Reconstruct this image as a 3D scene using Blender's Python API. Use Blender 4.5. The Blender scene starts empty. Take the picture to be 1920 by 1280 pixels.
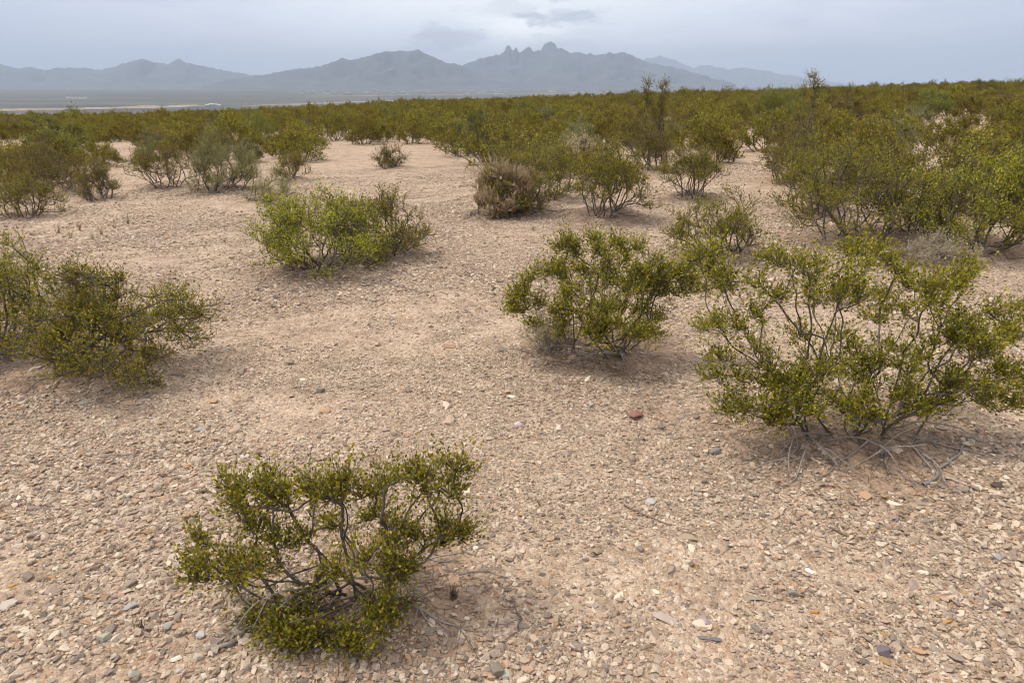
import bpy, math, random
import numpy as np
from mathutils import Vector, Matrix

SEED = 7
rng = np.random.default_rng(SEED)
random.seed(SEED)
scene = bpy.context.scene
COL = scene.collection

# ------------------------------------------------------------------ camera
EYE = 1.6
LENS = 24.0
PITCH = math.atan(480.0 / 1280.0)
cam_data = bpy.data.cameras.new("camera")
cam_data.lens = LENS
cam_data.sensor_width = 36.0
cam_data.clip_start = 0.05
cam_data.clip_end = 200000.0
cam = bpy.data.objects.new("camera", cam_data)
COL.objects.link(cam)
cam.location = (0, 0, EYE)
cam.rotation_euler = (math.pi / 2 - PITCH, 0, 0)
scene.camera = cam

# ------------------------------------------------------------------ light
SUN_EL, SUN_AZ = math.radians(58), math.radians(-75)      # azimuth clockwise from +Y
world = bpy.data.worlds.new("World")
scene.world = world
world.use_nodes = True
wn, wl = world.node_tree.nodes, world.node_tree.links
wn.clear()


def N(tree, typ, **kw):
    n = tree.nodes.new(typ)
    for k, v in kw.items():
        setattr(n, k, v)
    return n


def math_node(tree, op, a, b=None, c=None, clamp=False):
    n = tree.nodes.new('ShaderNodeMath')
    n.operation = op
    n.use_clamp = clamp
    for i, v in enumerate((a, b, c)):
        if v is None:
            continue
        if isinstance(v, (int, float)):
            n.inputs[i].default_value = v
        else:
            tree.links.new(v, n.inputs[i])
    return n.outputs[0]


def mix_col(tree, fac, a, b, blend='MIX'):
    n = tree.nodes.new('ShaderNodeMix')
    n.data_type = 'RGBA'
    n.blend_type = blend
    n.clamp_factor = True
    for sock, v in ((n.inputs[0], fac), (n.inputs[6], a), (n.inputs[7], b)):
        if isinstance(v, (int, float)):
            sock.default_value = v
        elif isinstance(v, tuple):
            sock.default_value = (*v, 1.0) if len(v) == 3 else v
        else:
            tree.links.new(v, sock)
    return n.outputs[2]


def smooth(tree, x, lo, hi):
    n = tree.nodes.new('ShaderNodeMapRange')
    n.interpolation_type = 'SMOOTHSTEP'
    tree.links.new(x, n.inputs[0])
    n.inputs[1].default_value, n.inputs[2].default_value = lo, hi
    n.inputs[3].default_value, n.inputs[4].default_value = 0, 1
    return n.outputs[0]


def build_sky():
    t = world.node_tree
    tc = N(t, 'ShaderNodeTexCoord')
    sep = N(t, 'ShaderNodeSeparateXYZ')
    t.links.new(tc.outputs['Generated'], sep.inputs[0])
    x, y, z = sep.outputs
    el = math_node(t, 'MULTIPLY', math_node(t, 'ARCSINE', z), 57.2958)
    az = math_node(t, 'MULTIPLY', math_node(t, 'ARCTAN2', x, y), 57.2958)
    sky = N(t, 'ShaderNodeTexSky', sky_type='NISHITA')
    sky.sun_disc = False
    sky.sun_elevation = SUN_EL
    sky.sun_rotation = SUN_AZ
    sky.air_density, sky.dust_density = 1.0, 2.0
    clear = mix_col(t, 1.0, sky.outputs[0], (0.10, 0.10, 0.10), 'MULTIPLY')
    # overcast deck: grey-blue towards the horizon, brighter overhead
    up = smooth(t, el, -2, 75)
    deck = mix_col(t, up, SKY_LOW, SKY_HIGH)
    # big soft mottling of the deck
    mp = N(t, 'ShaderNodeMapping')
    mp.inputs['Scale'].default_value = (1.0, 1.0, 3.2)
    t.links.new(tc.outputs['Generated'], mp.inputs[0])
    nz = N(t, 'ShaderNodeTexNoise')
    nz.inputs['Scale'].default_value = 2.6
    nz.inputs['Detail'].default_value = 7
    nz.inputs['Roughness'].default_value = 0.5
    nz.inputs['Distortion'].default_value = 0.4
    t.links.new(mp.outputs[0], nz.inputs[0])
    mot = smooth(t, nz.outputs[0], 0.3, 0.72)
    deck = mix_col(t, math_node(t, 'MULTIPLY', mot, 0.5), deck, mix_col(t, 1.0, deck, (1.38, 1.33, 1.22), 'MULTIPLY'))
    mp3 = N(t, 'ShaderNodeMapping')
    mp3.inputs['Scale'].default_value = (3.0, 3.0, 17.0)
    t.links.new(tc.outputs['Generated'], mp3.inputs[0])
    nz3 = N(t, 'ShaderNodeTexNoise')
    nz3.inputs['Scale'].default_value = 1.5
    nz3.inputs['Detail'].default_value = 9
    nz3.inputs['Roughness'].default_value = 0.6
    nz3.inputs['Distortion'].default_value = 0.7
    t.links.new(mp3.outputs[0], nz3.inputs[0])
    lay = smooth(t, nz3.outputs[0], 0.42, 0.70)
    deck = mix_col(t, math_node(t, 'MULTIPLY', lay, 0.65), deck, mix_col(t, 1.0, deck, (0.74, 0.77, 0.82), 'MULTIPLY'))
    # fine noise for cloud edges
    mp2 = N(t, 'ShaderNodeMapping')
    mp2.inputs['Scale'].default_value = (17, 17, 60)
    t.links.new(tc.outputs['Generated'], mp2.inputs[0])
    nz2 = N(t, 'ShaderNodeTexNoise')
    nz2.inputs['Scale'].default_value = 1.0
    nz2.inputs['Detail'].default_value = 8
    nz2.inputs['Roughness'].default_value = 0.64
    t.links.new(mp2.outputs[0], nz2.inputs[0])
    wob = math_node(t, 'MULTIPLY', math_node(t, 'SUBTRACT', nz2.outputs[0], 0.5), 3.2)

    def lobe(a0, e0, wa, we, soft=1.0, k=1.0):
        da = math_node(t, 'DIVIDE', math_node(t, 'SUBTRACT', az, a0), wa)
        de = math_node(t, 'DIVIDE', math_node(t, 'SUBTRACT', el, e0), we)
        d = math_node(t, 'SQRT', math_node(t, 'ADD', math_node(t, 'MULTIPLY', da, da), math_node(t, 'MULTIPLY', de, de)))
        d = math_node(t, 'ADD', d, math_node(t, 'MULTIPLY', wob, k))
        n = t.nodes.new('ShaderNodeMapRange')
        n.interpolation_type = 'SMOOTHSTEP'
        t.links.new(d, n.inputs[0])
        n.inputs[1].default_value, n.inputs[2].default_value = 1.0 + soft * 0.5, 1.0 - soft
        n.inputs[3].default_value, n.inputs[4].default_value = 0, 1
        return n.outputs[0]
    # the thin bright part of the deck above the peaks
    br = lobe(1, 8, 24, 11, 1.0, 0.15)
    deck = mix_col(t, math_node(t, 'MULTIPLY', br, 0.75), deck, SKY_BRIGHT)
    br2 = lobe(0.8, 4.1, 4.2, 1.3, 0.9, 0.7)
    deck = mix_col(t, math_node(t, 'MULTIPLY', br2, 0.75), deck, (1.25, 1.25, 1.22))
    # grey scud
    for a0, e0, wa, we, k in ((0.2, 5.3, 2.6, 0.6, 0.3), (4.6, 5.0, 3.2, 0.6, 0.7), (-5.0, 3.4, 3.2, 0.8, 0.6), (6.2, 7.1, 1.5, 0.3, 0.8),
                              (-11, 6.9, 7, 0.8, 0.3), (3.6, 2.9, 2.4, 0.5, 0.3)):
        m = lobe(a0, e0, wa, we * 1.15, 0.75, 1.7)
        deck = mix_col(t, math_node(t, 'MULTIPLY', m, k), deck, SKY_SCUD)
    col = mix_col(t, 0.93, clear, deck)
    bg = N(t, 'ShaderNodeBackground')
    t.links.new(col, bg.inputs[0])
    bg.inputs[1].default_value = 1.0
    out = N(t, 'ShaderNodeOutputWorld')
    t.links.new(bg.outputs[0], out.inputs[0])


SKY_LOW = (0.50, 0.54, 0.68)
SKY_HIGH = (0.98, 0.94, 0.90)
SKY_BRIGHT = (1.05, 1.06, 1.05)
SKY_SCUD = (0.34, 0.37, 0.46)
build_sky()

sun_data = bpy.data.lights.new("sun", 'SUN')
sun_data.energy = 2.0
sun_data.angle = math.radians(12)
sun_data.color = (1.0, 0.93, 0.82)
sun = bpy.data.objects.new("sun", sun_data)
COL.objects.link(sun)
sd = Vector((math.sin(SUN_AZ) * math.cos(SUN_EL), math.cos(SUN_AZ) * math.cos(SUN_EL), math.sin(SUN_EL)))
sun.rotation_euler = sd.to_track_quat('Z', 'Y').to_euler()
sun.location = sd * 50

vs = scene.view_settings
vs.view_transform = 'Standard'
vs.look = 'None'
vs.gamma = 1
vs.exposure = 0.57
vs.use_curve_mapping = False
scene.cycles.max_bounces = 6
scene.cycles.transparent_max_bounces = 8
scene.cycles.volume_bounces = 0
scene.cycles.use_denoising = True
scene.cycles.filter_width = 1.1
scene.cycles.adaptive_threshold = 0.02


# ------------------------------------------------------------------ helpers
def tag(o, label=None, cat=None, group=None, kind=None):
    if label:
        o['label'] = label
    if cat:
        o['category'] = cat
    if group:
        o['group'] = group
    if kind:
        o['kind'] = kind
    return o


def link(o, parent=None):
    COL.objects.link(o)
    if parent is not None:
        o.parent = parent
    return o


def empty(name, loc=(0, 0, 0)):
    o = bpy.data.objects.new(name, None)
    o.empty_display_size = 0.1
    o.location = loc
    return link(o)


def mesh_from(name, parts, mats, smooth_shade=False):
    """parts: list of (verts Nx3, faces MxK array, material index)"""
    me = bpy.data.meshes.new(name)
    vs_, loops, starts, totals, midx = [], [], [], [], []
    off = 0
    ls = 0
    for V, F, mi in parts:
        V = np.asarray(V, dtype=np.float32).reshape(-1, 3)
        F = np.asarray(F, dtype=np.int32)
        if len(F) == 0:
            continue
        k = F.shape[1]
        vs_.append(V)
        loops.append((F + off).ravel())
        starts.append(ls + np.arange(len(F), dtype=np.int32) * k)
        totals.append(np.full(len(F), k, dtype=np.int32))
        midx.append(np.full(len(F), mi, dtype=np.int32))
        off += len(V)
        ls += len(F) * k
    V = np.concatenate(vs_)
    L = np.concatenate(loops)
    S = np.concatenate(starts)
    T = np.concatenate(totals)
    M = np.concatenate(midx)
    me.vertices.add(len(V))
    me.vertices.foreach_set("co", V.ravel())
    me.loops.add(len(L))
    me.loops.foreach_set("vertex_index", L)
    me.polygons.add(len(S))
    me.polygons.foreach_set("loop_start", S)
    me.polygons.foreach_set("loop_total", T)
    me.polygons.foreach_set("material_index", M)
    if smooth_shade:
        me.polygons.foreach_set("use_smooth", np.ones(len(S), dtype=bool))
    for m in mats:
        me.materials.append(m)
    me.update(calc_edges=True)
    return me


def vnoise(x, y, seed=0):
    """cheap smooth value noise, vectorised"""
    xi, yi = np.floor(x), np.floor(y)
    xf, yf = x - xi, y - yi

    def h(a, b):
        v = np.sin(a * 127.1 + b * 311.7 + seed * 74.7) * 43758.5453
        return v - np.floor(v)
    u, v = xf * xf * (3 - 2 * xf), yf * yf * (3 - 2 * yf)
    return (h(xi, yi) * (1 - u) + h(xi + 1, yi) * u) * (1 - v) + (h(xi, yi + 1) * (1 - u) + h(xi + 1, yi + 1) * u) * v


def fbm(x, y, octv=4, seed=0):
    s, a, f, n = 0, 1, 1, 0
    for o in range(octv):
        s = s + a * vnoise(x * f, y * f, seed + o * 13)
        n += a
        a *= 0.5
        f *= 2.03
    return s / n


# ------------------------------------------------------------------ terrain function
VALLEY = -80.0
MOUNDS = []     # (x, y, radius, height)


def sstep(x, a, b):
    t = np.clip((x - a) / (b - a), 0, 1)
    return t * t * (3 - 2 * t)


def ground_z(x, y, mounds=True):
    x = np.asarray(x, dtype=float)
    y = np.asarray(y, dtype=float)
    d = np.hypot(x, y)
    dd = np.minimum(d, 400.0)
    k = dd / np.maximum(d, 1e-6)
    z = 0.029 * x * k - 0.010 * y * k
    z = z + (fbm(x * 0.35 + 11, y * 0.35 + 5, 2, 3) - 0.5) * 0.10 * sstep(d, 0.5, 4)
    z = z + (fbm(x * 0.05 + 3, y * 0.05 + 9, 2, 8) - 0.5) * 1.1 * sstep(d, 12, 60)
    z = z + (fbm(x * 2.3, y * 2.3, 3, 21) - 0.5) * 0.035 * (1 - sstep(d, 12, 25))
    azd = np.degrees(np.arctan2(x, np.maximum(y, 1e-6)))
    z = z - 0.7 * np.exp(-((azd + 22) / 13.0) ** 2) * sstep(d, 35, 110)
    if mounds:
        for mx, my, mr, mh in MOUNDS:
            r2 = ((x - mx) ** 2 + (y - my) ** 2) / (mr * mr)
            z = z + mh * np.exp(-r2 * 1.6)
    w = sstep(d, 115, 1500)
    z = z * (1 - w) + VALLEY * w - 4.0 * sstep(d, 120, 260) * (1 - w)
    return z


Z0 = float(ground_z(0, 0))
cam.location = (0, 0, Z0 + EYE)
CP = np.array([0, 0, Z0 + EYE])
FPX = LENS / 36.0 * 1920


def px_ray(px, py):
    dx, dy = (px - 960) / FPX, (640 - py) / FPX
    c, s = math.cos(PITCH), math.sin(PITCH)
    v = np.array([dx, c + s * dy, -s + c * dy])
    return v / np.linalg.norm(v)


def px_ground(px, py):
    v = px_ray(px, py)
    t = 1.0
    prev = 0.0
    while t < 3000:
        p = CP + v * t
        if p[2] < float(ground_z(p[0], p[1])):
            a, b = prev, t
            for _ in range(24):
                m = (a + b) / 2
                q = CP + v * m
                if q[2] < float(ground_z(q[0], q[1])):
                    b = m
                else:
                    a = m
            return CP + v * b
        prev = t
        t *= 1.03
    return CP + v * 3000


def px_at_y(px, py, Y):
    v = px_ray(px, py)
    return CP + v * (Y / v[1])


def world_px(x, y, z):
    X, Y, Z = x - CP[0], y - CP[1], z - CP[2]
    c, s = math.cos(PITCH), math.sin(PITCH)
    dep = Y * c - Z * s
    upc = Y * s + Z * c
    return 960 + FPX * X / dep, 640 - FPX * upc / dep


# ------------------------------------------------------------------ materials
def new_mat(name):
    m = bpy.data.materials.new(name)
    m.use_nodes = True
    t = m.node_tree
    b = t.nodes['Principled BSDF']
    return m, t, b


def ramp(t, fac, stops, const=False):
    r = t.nodes.new('ShaderNodeValToRGB')
    r.color_ramp.interpolation = 'CONSTANT' if const else 'LINEAR'
    els = r.color_ramp.elements
    while len(els) < len(stops):
        els.new(0.5)
    for e, (p, c) in zip(els, stops):
        e.position = p
        e.color = (*c, 1)
    if fac is not None:
        t.links.new(fac, r.inputs[0])
    return r.outputs[0]


def noise(t, vec, scale, detail=4, rough=0.55, dist=0.0):
    n = t.nodes.new('ShaderNodeTexNoise')
    n.inputs['Scale'].default_value = scale
    n.inputs['Detail'].default_value = detail
    n.inputs['Roughness'].default_value = rough
    n.inputs['Distortion'].default_value = dist
    if vec is not None:
        t.links.new(vec, n.inputs['Vector'])
    return n.outputs[0]


def leaf_material(name, stops, gloss=0.45):
    m, t, b = new_mat(name)
    g = N(t, 'ShaderNodeNewGeometry')
    oi = N(t, 'ShaderNodeObjectInfo')
    c = ramp(t, g.outputs['Random Per Island'], stops)
    hs = N(t, 'ShaderNodeHueSaturation')
    t.links.new(c, hs.inputs['Color'])
    # patches of older and younger growth
    tc = N(t, 'ShaderNodeTexCoord')
    nz = noise(t, tc.outputs['Object'], 7.0, 2)
    t.links.new(math_node(t, 'MULTIPLY', math_node(t, 'ADD', math_node(t, 'MULTIPLY', nz, 0.8), 0.62), math_node(t, 'ADD', math_node(t, 'MULTIPLY', oi.outputs['Random'], 0.45), 0.78)), hs.inputs['Value'])
    t.links.new(math_node(t, 'ADD', math_node(t, 'MULTIPLY', oi.outputs['Random'], 0.028), 0.477), hs.inputs['Hue'])
    t.links.new(hs.outputs[0], b.inputs['Base Color'])
    b.inputs['Roughness'].default_value = gloss
    b.inputs['Specular IOR Level'].default_value = 0.5
    tr = N(t, 'ShaderNodeBsdfTranslucent')
    t.links.new(hs.outputs[0], tr.inputs[0])
    mx = N(t, 'ShaderNodeMixShader')
    mx.inputs[0].default_value = 0.42
    t.links.new(b.outputs[0], mx.inputs[1])
    t.links.new(tr.outputs[0], mx.inputs[2])
    t.links.new(mx.outputs[0], t.nodes['Material Output'].inputs[0])
    return m


def bark_material(name, a, b_, scale=60):
    m, t, b = new_mat(name)
    tc = N(t, 'ShaderNodeTexCoord')
    nz = noise(t, tc.outputs['Object'], scale, 4, 0.6)
    nz2 = noise(t, tc.outputs['Object'], 5, 2)
    c = ramp(t, math_node(t, 'ADD', math_node(t, 'MULTIPLY', nz, 0.6), math_node(t, 'MULTIPLY', nz2, 0.4)), [(0.35, a), (0.65, b_)])
    t.links.new(c, b.inputs['Base Color'])
    b.inputs['Roughness'].default_value = 0.85
    bp = N(t, 'ShaderNodeBump')
    bp.inputs['Strength'].default_value = 0.5
    bp.inputs['Distance'].default_value = 0.002
    t.links.new(nz, bp.inputs['Height'])
    t.links.new(bp.outputs[0], b.inputs['Normal'])
    return m


M_LEAF = leaf_material("creosote_leaf", [(0.0, (0.07, 0.088, 0.004)), (0.3, (0.215, 0.23, 0.007)), (0.7, (0.45, 0.44, 0.012)),
                                         (0.90, (0.60, 0.55, 0.07)), (0.955, (0.44, 0.40, 0.18)), (0.975, (0.38, 0.20, 0.025)), (1.0, (0.30, 0.14, 0.02))])  # bright yellow stop paints glints into the leaf colour
M_LEAF_FAR = leaf_material("creosote_leaf_far", [(0.0, (0.06, 0.063, 0.004)), (0.45, (0.205, 0.192, 0.008)), (0.8, (0.375, 0.33, 0.015)),
                                                 (1.0, (0.38, 0.28, 0.04))], 0.55)
M_LEAF_GREY = leaf_material("grey_shrub_leaf", [(0.0, (0.16, 0.165, 0.05)), (0.5, (0.26, 0.255, 0.085)), (1.0, (0.40, 0.37, 0.17))], 0.7)
M_LEAF_MESQ = leaf_material("mesquite_leaf", [(0.0, (0.13, 0.155, 0.02)), (0.6, (0.20, 0.23, 0.035)), (1.0, (0.29, 0.30, 0.06))], 0.5)
M_LEAF_PALE = leaf_material("pale_forb_leaf", [(0.0, (0.40, 0.35, 0.24)), (0.6, (0.54, 0.48, 0.35)), (1.0, (0.66, 0.59, 0.45))], 0.8)
M_STRAW = leaf_material("dry_straw", [(0.0, (0.40, 0.32, 0.16)), (0.6, (0.56, 0.47, 0.26)), (1.0, (0.68, 0.58, 0.38))], 0.8)
M_BARK = bark_material("bark", (0.03, 0.024, 0.020), (0.18, 0.147, 0.122))
M_DEAD = bark_material("dead_wood", (0.16, 0.13, 0.11), (0.40, 0.35, 0.31))
M_DEAD_BROWN = bark_material("dead_brown_wood", (0.07, 0.045, 0.03), (0.22, 0.16, 0.11))

STONE_STOPS = [(0.0, (0.57, 0.45, 0.34)), (0.16, (0.45, 0.34, 0.25)), (0.32, (0.34, 0.25, 0.18)), (0.44, (0.63, 0.51, 0.395)), (0.56, (0.42, 0.33, 0.255)),
               (0.68, (0.31, 0.245, 0.19)), (0.75, (0.48, 0.325, 0.225)), (0.84, (0.22, 0.18, 0.145)), (0.88, (0.67, 0.565, 0.44)), (0.935, (0.34, 0.26, 0.22)),
               (0.960, (0.44, 0.28, 0.17)), (0.988, (0.40, 0.25, 0.12)), (0.994, (0.19, 0.14, 0.11))]


def stone_material(name, stops=STONE_STOPS, color=None, inst=True):
    m, t, b = new_mat(name)
    if color is None:
        at = N(t, 'ShaderNodeAttribute')
        at.attribute_type = 'INSTANCER'
        at.attribute_name = 'rnd'
        c = ramp(t, at.outputs['Fac'], stops, True)
    else:
        rgb = N(t, 'ShaderNodeRGB')
        rgb.outputs[0].default_value = (*color, 1)
        c = rgb.outputs[0]
    tc = N(t, 'ShaderNodeTexCoord')
    nz = noise(t, tc.outputs['Object'], 2.2 if color is None else 45, 5, 0.65)
    v = math_node(t, 'ADD', math_node(t, 'MULTIPLY', nz, 0.8), 0.6)
    comb = N(t, 'ShaderNodeCombineColor')
    for i in range(3):
        t.links.new(v, comb.inputs[i])
    c2 = mix_col(t, 1.0, c, comb.outputs[0], 'MULTIPLY')
    t.links.new(c2, b.inputs['Base Color'])
    b.inputs['Roughness'].default_value = 0.8
    b.inputs['Specular IOR Level'].default_value = 0.3
    bp = N(t, 'ShaderNodeBump')
    bp.inputs['Strength'].default_value = 0.4
    bp.inputs['Distance'].default_value = 0.002 if color is not None else 0.08
    t.links.new(nz, bp.inputs['Height'])
    t.links.new(bp.outputs[0], b.inputs['Normal'])
    return m


M_GRAVEL = stone_material("gravel_stone")


def ground_material():
    m, t, b = new_mat("desert_ground")
    tc = N(t, 'ShaderNodeTexCoord')
    P = tc.outputs['Object']
    ln = N(t, 'ShaderNodeVectorMath', operation='LENGTH')
    t.links.new(P, ln.inputs[0])
    dist = ln.outputs['Value']
    # sand
    big = noise(t, P, 0.9, 4, 0.6)
    sand = ramp(t, big, [(0.3, (0.43, 0.305, 0.215)), (0.7, (0.51, 0.385, 0.285))])
    fine = noise(t, P, 420, 3, 0.7)
    sand = mix_col(t, 0.5, sand, ramp(t, fine, [(0.35, (0.22, 0.145, 0.095)), (0.62, (0.58, 0.44, 0.32))]))
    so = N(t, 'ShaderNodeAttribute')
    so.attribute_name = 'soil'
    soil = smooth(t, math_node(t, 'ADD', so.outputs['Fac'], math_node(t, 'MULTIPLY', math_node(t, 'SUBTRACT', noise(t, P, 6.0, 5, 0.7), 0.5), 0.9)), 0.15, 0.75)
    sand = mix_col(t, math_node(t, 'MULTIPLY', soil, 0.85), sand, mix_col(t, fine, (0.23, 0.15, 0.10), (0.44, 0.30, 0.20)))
    # embedded small gravel
    hts = []
    col = sand
    for sc, lo in ((150.0, 0.34), (70.0, 0.44), (26.0, 0.26)):
        vo = N(t, 'ShaderNodeTexVoronoi')
        vo.inputs['Scale'].default_value = sc
        vo.inputs['Randomness'].default_value = 1.0
        t.links.new(P, vo.inputs['Vector'])
        sp = N(t, 'ShaderNodeSeparateColor')
        t.links.new(vo.outputs['Color'], sp.inputs[0])
        pc = ramp(t, sp.outputs[0], STONE_STOPS[:12], True)
        inside = math_node(t, 'LESS_THAN', vo.outputs['Distance'], math_node(t, 'ADD', math_node(t, 'MULTIPLY', sp.outputs[1], 0.3), lo - 0.08))
        dens = smooth(t, noise(t, P, 1.7, 3, 0.6), 0.16, 0.32)
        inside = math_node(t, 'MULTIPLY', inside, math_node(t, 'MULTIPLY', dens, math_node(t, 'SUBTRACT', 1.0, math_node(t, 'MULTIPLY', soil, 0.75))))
        col = mix_col(t, math_node(t, 'MULTIPLY', inside, 0.9), col, pc)
        h = math_node(t, 'MULTIPLY', math_node(t, 'SUBTRACT', 0.5, vo.outputs['Distance'], clamp=True), math_node(t, 'MULTIPLY', inside, 1.0 / sc))
        hts.append(h)
    mot = noise(t, P, 4.5, 6, 0.75)
    col = mix_col(t, 0.55, col, ramp(t, mot, [(0.35, (0.42, 0.36, 0.32)), (0.5, (0.95, 0.93, 0.90)), (0.65, (1.25, 1.25, 1.25))]), 'MULTIPLY')
    # valley floor beyond the scrub: fields, scrub and bare soil, with bluish haze paled into the colours
    sx = N(t, 'ShaderNodeMapping')
    sx.inputs['Scale'].default_value = (0.0004, 0.0016, 0.0)
    sx.inputs['Rotation'].default_value = (0, 0, math.radians(-20))
    t.links.new(P, sx.inputs[0])
    f1 = noise(t, sx.outputs[0], 1.6, 6, 0.62, 0.6)
    f2 = noise(t, P, 0.006, 5, 0.7)
    val = ramp(t, math_node(t, 'ADD', math_node(t, 'MULTIPLY', f1, 0.75), math_node(t, 'MULTIPLY', f2, 0.25)),
               [(0.36, (0.075, 0.082, 0.084)), (0.50, (0.11, 0.115, 0.11)), (0.58, (0.15, 0.14, 0.12)), (0.62, (0.065, 0.075, 0.072)), (0.72, (0.18, 0.16, 0.135))])
    w = smooth(t, dist, 200, 900)
    col = mix_col(t, w, col, val)
    t.links.new(col, b.inputs['Base Color'])
    b.inputs['Roughness'].default_value = 0.95
    b.inputs['Specular IOR Level'].default_value = 0.15
    hh = math_node(t, 'ADD', math_node(t, 'ADD', math_node(t, 'ADD', hts[0], hts[1]), hts[2]), math_node(t, 'MULTIPLY', fine, 0.0015))
    bp = N(t, 'ShaderNodeBump')
    bp.inputs['Strength'].default_value = 0.9
    bp.inputs['Distance'].default_value = 1.0
    t.links.new(hh, bp.inputs['Height'])
    t.links.new(bp.outputs[0], b.inputs['Normal'])
    return m


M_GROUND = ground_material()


def plain_material(name, color, rough=0.9, nscale=0.01, var=0.35):
    m, t, b = new_mat(name)
    tc = N(t, 'ShaderNodeTexCoord')
    nz = noise(t, tc.outputs['Object'], nscale, 6, 0.6)
    lo = tuple(c * (1 - var) for c in color)
    hi = tuple(min(1, c * (1 + var)) for c in color)
    t.links.new(ramp(t, nz, [(0.3, lo), (0.7, hi)]), b.inputs['Base Color'])
    b.inputs['Roughness'].default_value = rough
    return m


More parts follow.
